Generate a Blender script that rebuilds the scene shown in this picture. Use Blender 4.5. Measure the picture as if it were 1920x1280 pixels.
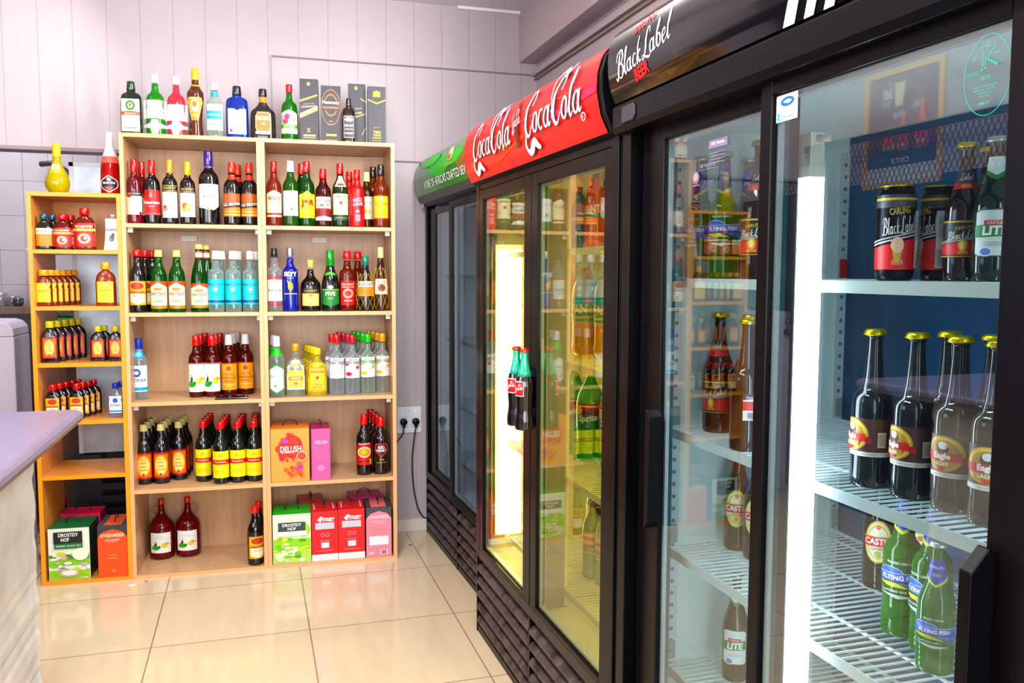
import bpy, math, random
from mathutils import Matrix, Vector
random.seed(7)
for _o in list(bpy.data.objects): bpy.data.objects.remove(_o)
SC = bpy.context.scene; COL = SC.collection
PI = math.pi

# ------------------------------------------------------------------ camera
def cam_setup():
    yaw, pitch, roll, h, f = math.radians(16.90), math.radians(4.596), math.radians(0.2145), 1.4516, 1600.0
    w = Vector((math.sin(yaw)*math.cos(pitch), math.cos(yaw)*math.cos(pitch), -math.sin(pitch)))
    r = Vector((math.cos(yaw), -math.sin(yaw), 0)); u = r.cross(w)
    r2 = r*math.cos(roll)+u*math.sin(roll); u2 = -r*math.sin(roll)+u*math.cos(roll)
    cd = bpy.data.cameras.new('camera'); cd.sensor_width = 36; cd.lens = 36*f/1920; cd.clip_start = .02
    o = bpy.data.objects.new('camera', cd); COL.objects.link(o)
    m = Matrix((r2, u2, -w)).transposed().to_4x4(); m.translation = (0, 0, h); o.matrix_world = m
    SC.camera = o
cam_setup()
# ------------------------------------------------------------------ world, daylight, exposure
SC.view_settings.view_transform = 'Standard'; SC.view_settings.look = 'None'
SC.view_settings.gamma = 1; SC.view_settings.use_curve_mapping = False
SC.view_settings.exposure = EXPOSURE = 1.05
try:
    SC.cycles.use_denoising = True; SC.cycles.max_bounces = 10; SC.cycles.transparent_max_bounces = 24
    SC.cycles.transmission_bounces = 8; SC.cycles.diffuse_bounces = 4; SC.cycles.glossy_bounces = 5
    SC.cycles.sample_clamp_indirect = 6; SC.cycles.caustics_reflective = False; SC.cycles.caustics_refractive = False
except Exception: pass
W = bpy.data.worlds.new('daylight'); SC.world = W; W.use_nodes = True
W.node_tree.nodes['Background'].inputs[0].default_value = (.86, .90, 1, 1)
W.node_tree.nodes['Background'].inputs[1].default_value = 1.0
def area(name, loc, target, sx, sy, power, col=(1, 1, 1)):
    d = bpy.data.lights.new(name, 'AREA'); d.shape = 'RECTANGLE'; d.size = sx; d.size_y = sy; d.energy = power; d.color = col
    o = bpy.data.objects.new(name, d); COL.objects.link(o); o.location = loc
    o.rotation_euler = (Vector(target)-Vector(loc)).to_track_quat('-Z', 'Y').to_euler(); return o
area('daylight_shopfront', (-.3, -2.6, 1.7), (-.1, 4, 1.1), 3.2, 2.0, 100, (1, .97, .95))
area('daylight_window', (-1.74, 2.15, 1.80), (1, 3.0, 1.0), 1.5, .8, 24, (.93, .95, 1))
area('ceiling_fluorescent', (-.2, 1.6, 2.86), (-.2, 1.6, 0), .3, 1.4, 52, (1, .98, .96))
area('poster_wall_fill', (.9, 3.0, 2.5), (-1.8, 3.8, 2.2), .15, 1.2, 36, (1, .99, .98))  # added fill light that brightens the left wall and poster, no real fitting
area('poster_fill', (-.75, 3.95, 2.82), (-1.8, 4.0, 2.2), .25, .25, 7, (1, .97, .92))  # added light, lifts the poster so its reflection shows
area('kitchen_daylight', (-1.3, 5.2, 2.6), (-1.2, 5.3, 0), .8, .5, 7, (.92, .96, 1))

# ------------------------------------------------------------------ materials
def lin(h):
    h = h.lstrip('#'); c = [int(h[i:i+2], 16)/255 for i in (0, 2, 4)]
    c = [x/12.92 if x <= .04045 else ((x+.055)/1.055)**2.4 for x in c]; y = .2126*c[0]+.7152*c[1]+.0722*c[2]
    return tuple(min(1, max(0, (y+(x-y)*1.20)*.86)) for x in c)+(1,)
MATS = {}
def setp(b, **k):
    for n, v in k.items():
        n = n.replace('_', ' ')
        if n in b.inputs: b.inputs[n].default_value = v
def schlick(nt, f0):
    N = nt.nodes; L = nt.links; lw = N.new('ShaderNodeLayerWeight'); lw.inputs[0].default_value = .5
    p = N.new('ShaderNodeMath'); p.operation = 'POWER'; p.inputs[1].default_value = 5; L.new(lw.outputs['Facing'], p.inputs[0])
    a = N.new('ShaderNodeMath'); a.operation = 'MULTIPLY_ADD'; a.inputs[1].default_value = 1-f0; a.inputs[2].default_value = f0; L.new(p.outputs[0], a.inputs[0])
    return a.outputs[0]
def M(c, kind='p', s=1.0):
    key = (c, kind, s)
    if key in MATS: return MATS[key]
    m = bpy.data.materials.new(f'{kind}_{c.lstrip("#")}'); m.use_nodes = True; nt = m.node_tree; N = nt.nodes; L = nt.links
    b = N['Principled BSDF']; col = lin(c); setp(b, Base_Color=col, Roughness=.45)
    if kind == 'p': setp(b, Roughness=.42)
    elif kind == 'r': setp(b, Roughness=.75)
    elif kind == 'g': setp(b, Roughness=.10, IOR=1.5, Coat_Weight=.3, Coat_Roughness=.03)
    elif kind == 'b': setp(b, Roughness=.05, IOR=1.52, Transmission_Weight=.25)
    elif kind == 't': setp(b, Roughness=.04, IOR=1.4, Transmission_Weight=.5)
    elif kind == 'k': setp(b, Roughness=.28, IOR=1.2)
    elif kind == 'm': setp(b, Roughness=.28, Metallic=.9)
    elif kind == 's': setp(b, Roughness=.32, IOR=1.5)
    elif kind == 'e': setp(b, Emission_Color=col, Emission_Strength=s)
    elif kind == 'c':   # clear glass, darker and shinier towards its rim
        out = N['Material Output']; N.remove(b)
        tr = N.new('ShaderNodeBsdfTransparent'); gl = N.new('ShaderNodeBsdfGlossy'); df = N.new('ShaderNodeBsdfPrincipled')
        gl.inputs['Roughness'].default_value = .04; tr.inputs[0].default_value = col
        setp(df, Base_Color=col, Roughness=.1)
        lw = N.new('ShaderNodeLayerWeight'); lw.inputs[0].default_value = .35
        fr = schlick(nt, .05)
        mx0 = N.new('ShaderNodeMixShader'); mx = N.new('ShaderNodeMixShader')
        mr = N.new('ShaderNodeMapRange'); mr.inputs[3].default_value = .16; mr.inputs[4].default_value = .75
        L.new(lw.outputs['Facing'], mr.inputs[0]); L.new(mr.outputs[0], mx0.inputs[0])
        L.new(tr.outputs[0], mx0.inputs[1]); L.new(df.outputs[0], mx0.inputs[2])
        L.new(fr, mx.inputs[0]); L.new(mx0.outputs[0], mx.inputs[1]); L.new(gl.outputs[0], mx.inputs[2])
        L.new(mx.outputs[0], out.inputs[0])
    elif kind == 'w':   # window and door panes
        out = N['Material Output']; N.remove(b)
        tr = N.new('ShaderNodeBsdfTransparent'); gl = N.new('ShaderNodeBsdfGlossy'); tr.inputs[0].default_value = col
        gl.inputs['Roughness'].default_value = .01
        fr = schlick(nt, .085*s)
        mx = N.new('ShaderNodeMixShader'); L.new(fr, mx.inputs[0]); L.new(tr.outputs[0], mx.inputs[1]); L.new(gl.outputs[0], mx.inputs[2])
        L.new(mx.outputs[0], out.inputs[0])
    MATS[key] = m; return m
def noise_mat(name, c1, c2, scale=(4, 4, 4), nscale=3, rough=.5, detail=6, bump=0, rough2=None, metal=0, lo=.35, hi=.65):
    m = bpy.data.materials.new(name); m.use_nodes = True; nt = m.node_tree; N = nt.nodes; L = nt.links; b = N['Principled BSDF']
    tc = N.new('ShaderNodeTexCoord'); mp = N.new('ShaderNodeMapping'); mp.inputs['Scale'].default_value = scale
    nz = N.new('ShaderNodeTexNoise'); nz.inputs['Scale'].default_value = nscale; nz.inputs['Detail'].default_value = detail
    cr = N.new('ShaderNodeValToRGB'); cr.color_ramp.elements[0].color = lin(c1); cr.color_ramp.elements[1].color = lin(c2)
    cr.color_ramp.elements[0].position = lo; cr.color_ramp.elements[1].position = hi
    L.new(tc.outputs['Object'], mp.inputs[0]); L.new(mp.outputs[0], nz.inputs[0]); L.new(nz.outputs[0], cr.inputs[0]); L.new(cr.outputs[0], b.inputs['Base Color'])
    setp(b, Roughness=rough, Metallic=metal)
    if bump:
        bp = N.new('ShaderNodeBump'); bp.inputs[0].default_value = bump; bp.inputs[1].default_value = .004
        L.new(nz.outputs[0], bp.inputs[2]); L.new(bp.outputs[0], b.inputs['Normal'])
    return m
def wood(name, c1, c2, rough=.35):
    return noise_mat(name, c1, c2, (14, 14, .9), 3.0, rough, 8, lo=.25, hi=.75)
def tile_mat(name, c1, c2, mortar, w, h, off, rot=False, mort=.004, rough=.15, cloud=.0):
    """grid tiles; coordinates from object space (x,y) or (x,z) when rot"""
    m = bpy.data.materials.new(name); m.use_nodes = True; nt = m.node_tree; N = nt.nodes; L = nt.links; b = N['Principled BSDF']
    tc = N.new('ShaderNodeTexCoord'); sp = N.new('ShaderNodeSeparateXYZ'); cb = N.new('ShaderNodeCombineXYZ')
    L.new(tc.outputs['Object'], sp.inputs[0]); L.new(sp.outputs[0], cb.inputs[0]); L.new(sp.outputs[2 if rot else 1], cb.inputs[1])
    mp = N.new('ShaderNodeMapping'); mp.inputs['Location'].default_value = (-off[0], -off[1], 0)
    L.new(cb.outputs[0], mp.inputs[0])
    br = N.new('ShaderNodeTexBrick'); br.offset = 0; br.squash = 1
    for n, v in (('Scale', 1), ('Mortar Size', mort), ('Mortar Smooth', .1), ('Bias', 0), ('Brick Width', w), ('Row Height', h)): br.inputs[n].default_value = v
    br.inputs['Color1'].default_value = lin(c1); br.inputs['Color2'].default_value = lin(c2); br.inputs['Mortar'].default_value = lin(mortar)
    L.new(mp.outputs[0], br.inputs[0])
    nz = N.new('ShaderNodeTexNoise'); nz.inputs['Scale'].default_value = 1.0; nz.inputs['Detail'].default_value = 7
    mp2 = N.new('ShaderNodeMapping'); mp2.inputs['Scale'].default_value = (22, 2.0, 2) if not rot else (3, 3, 3)
    L.new(tc.outputs['Object'], mp2.inputs[0]); L.new(mp2.outputs[0], nz.inputs[0])
    mx = N.new('ShaderNodeMixRGB'); mx.blend_type = 'MULTIPLY'; mx.inputs[0].default_value = cloud
    cr = N.new('ShaderNodeValToRGB'); cr.color_ramp.elements[0].color = (.72, .66, .58, 1); cr.color_ramp.elements[0].position = .3; cr.color_ramp.elements[1].position = .62
    L.new(nz.outputs[0], cr.inputs[0]); L.new(br.outputs[0], mx.inputs[1]); L.new(cr.outputs[0], mx.inputs[2]); L.new(mx.outputs[0], b.inputs['Base Color'])
    setp(b, Roughness=rough, IOR=1.5); return m
def panel_mat(name, c1, c2, groove, pitch, off):
    """painted boards with fine vertical grooves"""
    m = noise_mat(name, c1, c2, (1, 1, .5), 1.4, .42, 4)
    nt = m.node_tree; N = nt.nodes; L = nt.links; b = N['Principled BSDF']; tc = N.new('ShaderNodeTexCoord'); sp = N.new('ShaderNodeSeparateXYZ')
    L.new(tc.outputs['Object'], sp.inputs[0])
    a = N.new('ShaderNodeMath'); a.operation = 'ADD'; a.inputs[1].default_value = 50+off; L.new(sp.outputs[0], a.inputs[0])
    d = N.new('ShaderNodeMath'); d.operation = 'DIVIDE'; d.inputs[1].default_value = pitch; L.new(a.outputs[0], d.inputs[0])
    f = N.new('ShaderNodeMath'); f.operation = 'FRACT'; L.new(d.outputs[0], f.inputs[0])
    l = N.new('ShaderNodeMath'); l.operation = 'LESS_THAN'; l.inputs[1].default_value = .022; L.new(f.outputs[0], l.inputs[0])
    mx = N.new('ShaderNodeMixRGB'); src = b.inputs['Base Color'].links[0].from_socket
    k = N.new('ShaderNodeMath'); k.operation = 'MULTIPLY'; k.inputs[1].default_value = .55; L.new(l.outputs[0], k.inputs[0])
    L.new(k.outputs[0], mx.inputs[0]); L.new(src, mx.inputs[1]); mx.inputs[2].default_value = lin(groove); L.new(mx.outputs[0], b.inputs['Base Color'])  # groove shade and dirt are darkened into the board colour
    bp = N.new('ShaderNodeBump'); bp.inputs[0].default_value = .6; bp.inputs[1].default_value = .002; bp.invert = True
    L.new(l.outputs[0], bp.inputs[2]); L.new(bp.outputs[0], b.inputs['Normal'])
    return m

# ------------------------------------------------------------------ mesh builder
class MB:
    def __init__(s): s.v = []; s.f = []; s.m = []; s.sm = []; s.mats = []
    def mi(s, m):
        if isinstance(m, str): m = M(m)
        if m not in s.mats: s.mats.append(m)
        return s.mats.index(m)
    def add(s, vs, fs, m, smooth=False):
        k = len(s.v); i = s.mi(m); s.v += [tuple(p) for p in vs]
        for f in fs: s.f.append([k+a for a in f]); s.m.append(i); s.sm.append(smooth)
        return s
    def box(s, x0, y0, z0, x1, y1, z1, m):
        v = [(x, y, z) for z in (z0, z1) for y in (y0, y1) for x in (x0, x1)]
        return s.add(v, [(0, 2, 3, 1), (4, 5, 7, 6), (0, 1, 5, 4), (2, 6, 7, 3), (0, 4, 6, 2), (1, 3, 7, 5)], m)
    def lathe(s, prof, m, n=28, dy=1.0, e=2.0, c=(0, 0, 0), cap=True, flute=0, axis='z'):
        vs = []; 
        for r, z in prof:
            for k in range(n):
                a = 2*PI*k/n; ca, sa = math.cos(a), math.sin(a)
                q = (abs(ca)**e+abs(sa)**e)**(-1/e) if e != 2 else 1
                rr = r*q*(1+(flute if k % 2 else 0))
                x, y = rr*ca, rr*sa*dy
                vs.append((c[0]+x, c[1]+y, c[2]+z) if axis == 'z' else (c[0]+x, c[1]+z, c[2]+y) if axis == 'y' else (c[0]+z, c[1]+x, c[2]+y))
        fs = [(i*n+k, i*n+(k+1) % n, (i+1)*n+(k+1) % n, (i+1)*n+k) for i in range(len(prof)-1) for k in range(n)]
        if cap: fs += [tuple(range(n))[::-1], tuple((len(prof)-1)*n+k for k in range(n))]
        if axis == 'y': fs = [f[::-1] for f in fs]
        k0 = len(s.f); s.add(vs, fs, m, True)
        if cap: s.sm[-1] = False; s.sm[-2] = False
        return s
    def tube(s, pts, r, m, n=8):
        pts = [Vector(p) for p in pts]; vs = []; prev = None
        for i, p in enumerate(pts):
            t = (pts[min(i+1, len(pts)-1)]-pts[max(i-1, 0)]).normalized()
            a = t.orthogonal().normalized() if prev is None else (prev-t*prev.dot(t)).normalized()
            prev = a; b = t.cross(a)
            for k in range(n): q = 2*PI*k/n; vs.append(p+a*r*math.cos(q)+b*r*math.sin(q))
        fs = [(i*n+k, i*n+(k+1) % n, (i+1)*n+(k+1) % n, (i+1)*n+k) for i in range(len(pts)-1) for k in range(n)]
        fs += [tuple(range(n))[::-1], tuple((len(pts)-1)*n+k for k in range(n))]
        return s.add(vs, fs, m, True)
    def prism(s, poly, a0, a1, m, axis='x'):
        """poly in the two other axes, extruded along axis"""
        n = len(poly)
        f3 = (lambda a, p: (a, p[0], p[1])) if axis == 'x' else (lambda a, p: (p[0], a, p[1])) if axis == 'y' else (lambda a, p: (p[0], p[1], a))
        vs = [f3(a0, p) for p in poly]+[f3(a1, p) for p in poly]
        fs = [(k, (k+1) % n, n+(k+1) % n, n+k) for k in range(n)]+[tuple(range(n))[::-1], tuple(range(n, 2*n))]
        return s.add(vs, fs, m)
    def mesh(s, name):
        me = bpy.data.meshes.new(name); me.from_pydata(s.v, [], s.f)
        for m in s.mats: me.materials.append(m)
        me.polygons.foreach_set('material_index', s.m); me.polygons.foreach_set('use_smooth', s.sm); me.update(); return me
    def build(s, name, parent=None, loc=(0, 0, 0), rz=0, bevel=0):
        o = bpy.data.objects.new(name, s.mesh(name)); COL.objects.link(o); o.location = loc; o.rotation_euler.z = rz
        if parent: o.parent = parent
        if bevel:
            bv = o.modifiers.new('bevel', 'BEVEL'); bv.width = bevel; bv.segments = 2; bv.limit_method = 'ANGLE'
        return o
def tag(o, label=None, cat=None, group=None, kind=None):
    if label: o['label'] = label
    if cat: o['category'] = cat
    if group: o['group'] = group
    if kind: o['kind'] = kind
    return o
def empty(name, loc, rz=0):
    o = bpy.data.objects.new(name, None); COL.objects.link(o); o.location = loc; o.rotation_euler.z = rz; o.empty_display_size = .05; return o
def bx(*a): return MB().box(*a)

# ------------------------------------------------------------------ flat art (labels, signs) laid on a surface
TX = {}
def text2d(s, bold=.0, shear=0):
    k = (s, bold, shear)
    if k in TX: return TX[k]
    c = bpy.data.curves.new('t', 'FONT'); c.body = s; c.size = 1; c.resolution_u = 2; c.offset = bold; c.shear = shear; c.fill_mode = 'FRONT' if hasattr(c, 'fill_mode') else c.fill_mode
    o = bpy.data.objects.new('t', c); COL.objects.link(o); dg = bpy.context.evaluated_depsgraph_get(); dg.update()
    me = bpy.data.meshes.new_from_object(o.evaluated_get(dg)); vs = [(v.co.x, v.co.y) for v in me.vertices]; fs = [tuple(p.vertices) for p in me.polygons]
    bpy.data.objects.remove(o); bpy.data.curves.remove(c); bpy.data.meshes.remove(me)
    xs = [v[0] for v in vs] or [0, 1]; ys = [v[1] for v in vs] or [0, 1]; x0, x1, y0, y1 = min(xs), max(xs), min(ys), max(ys); H = max(y1-y0, 1e-6)
    TX[k] = ([((x-(x0+x1)/2)/H, (y-(y0+y1)/2)/H) for x, y in vs], fs, (x1-x0)/H); return TX[k]
def cr_sample(P, n=7):
    out = []
    for i in range(len(P)-1):
        p0, p1, p2, p3 = P[max(i-1, 0)], P[i], P[i+1], P[min(i+2, len(P)-1)]
        for k in range(n):
            t = k/n; out.append(tuple(.5*(2*b+(c-a)*t+(2*a-5*b+4*c-d)*t*t+(-a+3*b-3*c+d)*t**3) for a, b, c, d in zip(p0, p1, p2, p3)))
    out.append(tuple(P[-1])); return out
def loop(cx, cy, rx, ry, w1, w2, a0=0, a1=360, n=10):
    return [(cx+rx*math.cos(math.radians(a0+(a1-a0)*k/n)), cy+ry*math.sin(math.radians(a0+(a1-a0)*k/n)), w2+(w1-w2)*abs(math.cos(math.radians(a0+(a1-a0)*k/n)))) for k in range(n+1)]
GL = {
 'o': (.44, [loop(.22, .25, .15, .23, .10, .04)]),
 'c': (.40, [loop(.22, .25, .15, .23, .10, .04, 55, 310)]),
 'a': (.55, [loop(.21, .25, .15, .23, .10, .04), [(.38, .50, .10), (.37, .2, .10), (.42, .02, .07), (.54, .10, .03)]]),
 'l': (.30, [[(.0, .1, .02), (.17, .55, .03), (.26, .95, .05), (.17, 1.02, .05), (.12, .6, .10), (.12, .15, .10), (.18, .0, .06), (.3, .10, .02)]]),
 'b': (.50, [[(.0, .3, .02), (.17, .65, .03), (.24, .95, .05), (.15, 1.02, .05), (.09, .6, .10), (.09, .1, .10)], loop(.25, .25, .15, .23, .10, .04)]),
 'e': (.40, [[(.04, .2, .03), (.24, .28, .04), (.30, .42, .06), (.2, .5, .05), (.07, .35, .10), (.09, .1, .10), (.2, .0, .06), (.38, .12, .02)]]),
 'k': (.44, [[(.22, 1.0, .05), (.13, .6, .10), (.08, .0, .10)], [(.12, .22, .04), (.28, .48, .06), (.36, .42, .06)], [(.17, .28, .05), (.28, .05, .09), (.44, .06, .02)]]),
 'g': (.50, [loop(.21, .25, .15, .23, .10, .04), [(.38, .5, .09), (.36, .0, .09), (.28, -.35, .08), (.05, -.3, .04)]]),
 'E': (.55, [[(.5, .85, .07), (.3, 1.02, .06), (.12, .8, .10), (.3, .55, .05), (.06, .3, .10), (.2, .0, .08), (.52, .12, .05)]]),
 'B': (.66, [[(.3, .98, .06), (.2, .6, .13), (.1, .1, .12), (-.05, -.02, .05), (-.12, .12, .03)], [(-.06, .7, .03), (.05, .98, .05), (.38, 1.06, .07), (.56, .82, .12), (.44, .58, .07), (.26, .54, .04), (.5, .48, .06), (.62, .25, .13), (.42, .0, .07), (.2, .04, .04)]]),
 'L': (.58, [[(.56, .82, .04), (.52, 1.03, .05), (.34, 1.0, .09), (.28, .7, .12), (.24, .3, .12), (.08, .0, .07), (-.06, .04, .04), (.02, .14, .03), (.3, -.0, .07), (.6, -.06, .07), (.72, .1, .03)]]),
 'C': (.56, [[(.50, .66, .04), (.60, .92, .07), (.46, 1.04, .07), (.2, .85, .10), (.04, .45, .14), (.10, .08, .13), (.3, -.02, .07), (.52, .2, .03)]]),
 '-': (.12, [[(.0, .30, .05), (.12, .34, .05)]]), ' ': (.16, []), 'C2': (.56, []),
}
def script2d(s, shear=.22, extra=None):
    k = ('S', s, shear)
    if k in TX: return TX[k]
    vs = []; fs = []; x = 0; strokes = list(extra or [])
    for ch in s:
        adv, st = GL.get(ch, GL['o'])
        for q in st: strokes.append([(a+x, b, w) for a, b, w in q])
        x += adv
    for q in strokes:
        P = cr_sample(q, 5); k0 = len(vs)
        for i, (a, b, w) in enumerate(P):
            a0, b0, _ = P[max(i-1, 0)]; a1, b1, _ = P[min(i+1, len(P)-1)]; dx, dy = a1-a0, b1-b0; l = math.hypot(dx, dy) or 1
            for sgn in (1, -1): px, py = a-dy/l*w/2*sgn, b+dx/l*w/2*sgn; vs.append((px+shear*py, py))
        for i in range(len(P)-1): j = k0+2*i; fs.append((j, j+1, j+3, j+2))
    xs = [v[0] for v in vs]; ys = [v[1] for v in vs]; x0, x1, y0, y1 = min(xs), max(xs), min(ys), max(ys); H = y1-y0
    TX[k] = ([((a-(x0+x1)/2)/H, (b-(y0+y1)/2)/H) for a, b in vs], fs, (x1-x0)/H); return TX[k]
COCA_EXTRA = [[(.10, .12, .05), (.0, -.2, .12), (.12, -.42, .17), (.38, -.36, .2), (.62, -.2, .2), (.82, -.3, .2), (.98, -.36, .12), (1.0, -.3, .03)],
              [(2.05, .15, .03), (1.98, .55, .04), (1.90, .9, .05), (2.1, 1.18, .10), (2.4, 1.2, .16), (2.62, 1.02, .12), (2.86, 1.35, .04)]]
def coca2d(): return script2d('Coca-Cola', .22, COCA_EXTRA)
def art(mb, prims, fm, Wd, Hd, seg=.006, rows=1, k0=0):
    """prims in 0..1 of a Wd x Hd field; fm(x, y, layer) -> point, x in metres from the centre, y in metres from the bottom"""
    for li, p in enumerate(prims):
        li += k0; t = p[0]
        if t in 'RE' or t == 'P':
            if t == 'R': _, x0, y0, x1, y1, c = p[:6]; poly = None
            elif t == 'E': _, cx, cy, rx, ry, c = p[:6]; x0, x1 = cx-rx, cx+rx
            else: _, poly, c = p[:3]; x0, x1 = min(q[0] for q in poly), max(q[0] for q in poly)
            n = max(1, int(math.ceil((x1-x0)*Wd/seg))); n = max(n, 12) if t == 'E' else n
            xs = [x0+(x1-x0)*((1-math.cos(PI*i/n))/2 if t == 'E' else i/n) for i in range(n+1)]
            if t == 'P': xs = sorted(set(xs+[q[0] for q in poly]))
            vs = []; R = rows
            for x in xs:
                if t == 'R': a, b = y0, y1
                elif t == 'E': d = ry*math.sqrt(max(0, 1-((x-cx)/rx)**2)); a, b = cy-d, cy+d
                else:
                    ys = []
                    for i in range(len(poly)):
                        (ax, ay), (bx_, by) = poly[i], poly[(i+1) % len(poly)]
                        if min(ax, bx_)-1e-9 <= x <= max(ax, bx_)+1e-9:
                            ys += [ay, by] if abs(ax-bx_) < 1e-9 else [ay+(by-ay)*(x-ax)/(bx_-ax)]
                    a, b = min(ys), max(ys)
                for j in range(R+1): vs.append(fm((x-.5)*Wd, (a+(b-a)*j/R)*Hd, li))
            m = len(xs)
            mb.add(vs, [(i*(R+1)+j, (i+1)*(R+1)+j, (i+1)*(R+1)+j+1, i*(R+1)+j+1) for i in range(m-1) for j in range(R)], c if not isinstance(c, str) else M(c), True)
        else:   # T text / S script / K soft drink script : (t, string, cx, cy, h, colour, max width, rotation, bold, shear)
            _, s, cx, cy, h, c = p[:6]; mw = p[6] if len(p) > 6 else .94; rot = p[7] if len(p) > 7 else 0; bold = p[8] if len(p) > 8 else .012; sh = p[9] if len(p) > 9 else 0
            V, F, wd = text2d(s, bold, sh) if t == 'T' else script2d(s) if t == 'S' else coca2d()
            hh = h*Hd; sx = hh
            if wd*hh > mw*Wd: sx = mw*Wd/wd
            cr, sr = math.cos(rot), math.sin(rot); vs = []
            for a, b in V:
                X, Y = a*sx, b*hh; vs.append(fm((cx-.5)*Wd+X*cr-Y*sr, cy*Hd+X*sr+Y*cr, li+1.2))
            mb.add(vs, F, c if not isinstance(c, str) else M(c))
# ------------------------------------------------------------------ bottles
PROF = {
 'wine': ([(0, .9), (.012, 1), (.6, 1), (.68, .9), (.745, .48), (.78, .39), (.995, .37)], .79),
 'spirit': ([(0, .92), (.015, 1), (.60, 1), (.665, .9), (.73, .55), (.80, .42), (.995, .36)], .83),
 'slim': ([(0, .94), (.02, 1), (.60, 1), (.66, .93), (.70, .55), (.76, .44), (.995, .32)], .86),
 'sherry': ([(0, .92), (.015, 1), (.56, 1), (.66, .86), (.76, .46), (.995, .36)], .89),
 'tallgreen': ([(0, .95), (.015, 1), (.40, 1), (.62, .78), (.76, .44), (.995, .36)], .93),
 'dumpy': ([(0, .93), (.02, 1), (.46, 1), (.56, .93), (.64, .55), (.72, .30), (.995, .28)], .85),
 'cogn': ([(0, .93), (.02, .98), (.30, 1), (.5, .82), (.66, .55), (.78, .36), (.995, .33)], .83),
 'flask': ([(0, .93), (.03, 1), (.64, 1), (.76, .72), (.81, .36), (.85, .30), (.995, .30)], .84),
 'jager': ([(0, .98), (.02, 1), (.70, 1), (.77, .82), (.80, .36), (.995, .30)], .83),
 'gin2': ([(0, .95), (.02, 1), (.56, 1), (.66, .86), (.71, .46), (.76, .36), (.995, .34)], .86),
 'curvy': ([(0, .80), (.02, .86), (.08, .84), (.22, .72), (.42, .84), (.58, 1), (.66, .96), (.73, .52), (.78, .40), (.995, .36)], .83),
 'pear': ([(0, .58), (.02, .72), (.14, .98), (.24, 1), (.36, .86), (.5, .56), (.62, .36), (.70, .29), (.995, .28)], .72),
 'champ': ([(0, .95), (.015, 1), (.40, 1), (.56, .84), (.70, .48), (.80, .35), (.995, .30)], .60),
 'jug': ([(0, .86), (.03, 1), (.50, 1), (.60, .88), (.69, .50), (.76, .26), (.995, .20)], .90),
 'spark': ([(0, .95), (.015, 1), (.38, 1), (.54, .86), (.68, .50), (.78, .34), (.995, .30)], .74),
 'beer': ([(0, .88), (.02, 1), (.50, 1), (.58, .9), (.70, .52), (.86, .37), (.945, .35), (.95, .40), (.975, .40), (.98, .36), (.995, .36)], .972),
 'lager': ([(0, .92), (.02, 1), (.20, .96), (.52, .98), (.58, .90), (.635, .50), (.86, .36), (.945, .34), (.95, .40), (.975, .40), (.98, .36), (.995, .36)], .972),
 'pet': ([(0, .82), (.03, 1), (.10, 1), (.13, .95), (.34, .95), (.36, 1), (.64, 1), (.74, .86), (.86, .42), (.92, .27), (.995, .26)], .93),
 'can': ([(0, .80), (.035, 1), (.90, 1), (.955, .84), (.96, .86), (.985, .86)], 1.0),
 'coke': ([(0, .92), (.02, 1), (.12, 1), (.24, .84), (.36, .90), (.52, 1), (.60, .94), (.76, .52), (.90, .36), (.995, .36)], .95),
}
def chaikin(P, n=2):
    for _ in range(n):
        Q = [P[0]]
        for a, b in zip(P, P[1:]): Q += [tuple(.78*x+.22*y for x, y in zip(a, b)), tuple(.22*x+.78*y for x, y in zip(a, b))]
        P = Q+[P[-1]]
    return P
def rad_at(P, t):
    for (a, ra), (b, rb) in zip(P, P[1:]):
        if a <= t <= b: return ra+(rb-ra)*((t-a)/(b-a) if b > a else 0)
    return P[-1][1]
def L(z0, z1, w, bg, prims, off=0, name='label'): return (z0, z1, w, bg, prims, off, name)
def V(prof, h, d, body, cap, labels=(), depth=1.0, e=2.0, crown=False, capr=1.12, n=28, rings=(), fill=None):
    return dict(prof=prof, h=h, d=d, body=body, cap=cap, labels=labels, depth=depth, e=e, crown=crown, capr=capr, n=n, rings=rings, fill=fill)
def stack(bg, *lines):   # background + centred text lines (text, cy, h, colour)
    return ([('R', 0, 0, 1, 1, bg)] if bg else [])+[('T', t, .5, cy, hh, c, .86) for t, cy, hh, c in lines]
WHT, BLK, RED, GLD, GRN = '#F6F4F0', '#141416', '#D8101C', '#E9B93A', '#0E8A3C'
def castelo():
    return [('R', 0, 0, 1, 1, '#F3ECC8'), ('R', 0, .0, 1, .12, '#A98236'), ('P', [(0, 1), (0, .78), (.5, .95), (1, .78), (1, 1)], '#F0551E'), ('P', [(0, .78), (.5, .95), (1, .78), (.5, .92)], '#F7E9B0'),
            ('E', .5, .72, .2, .055, '#C98A3A'), ('T', 'CASTELO', .5, .55, .105, '#7A2A18', .92), ('R', .32, .26, .68, .295, '#5BC43A')]
def orangeport():
    return [('R', 0, 0, 1, 1, '#7E1D08'), ('R', .07, .05, .93, .95, '#C8400E'), ('R', .13, .09, .87, .91, '#F2711A'), ('E', .5, .5, .33, .38, '#F9B93C'), ('E', .5, .5, .27, .32, '#FBE08A'), ('T', 'OLD', .5, .74, .07, '#A3480F', .4),
            ('T', 'FORT', .5, .62, .07, '#A3480F', .5), ('T', 'SWEET', .5, .48, .055, '#8A3A10', .5), ('T', 'GOLDEN', .5, .36, .05, '#8A3A10', .45), ('P', [(.42, .14), (.58, .14), (.5, .24)], '#7E1D08')]
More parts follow.
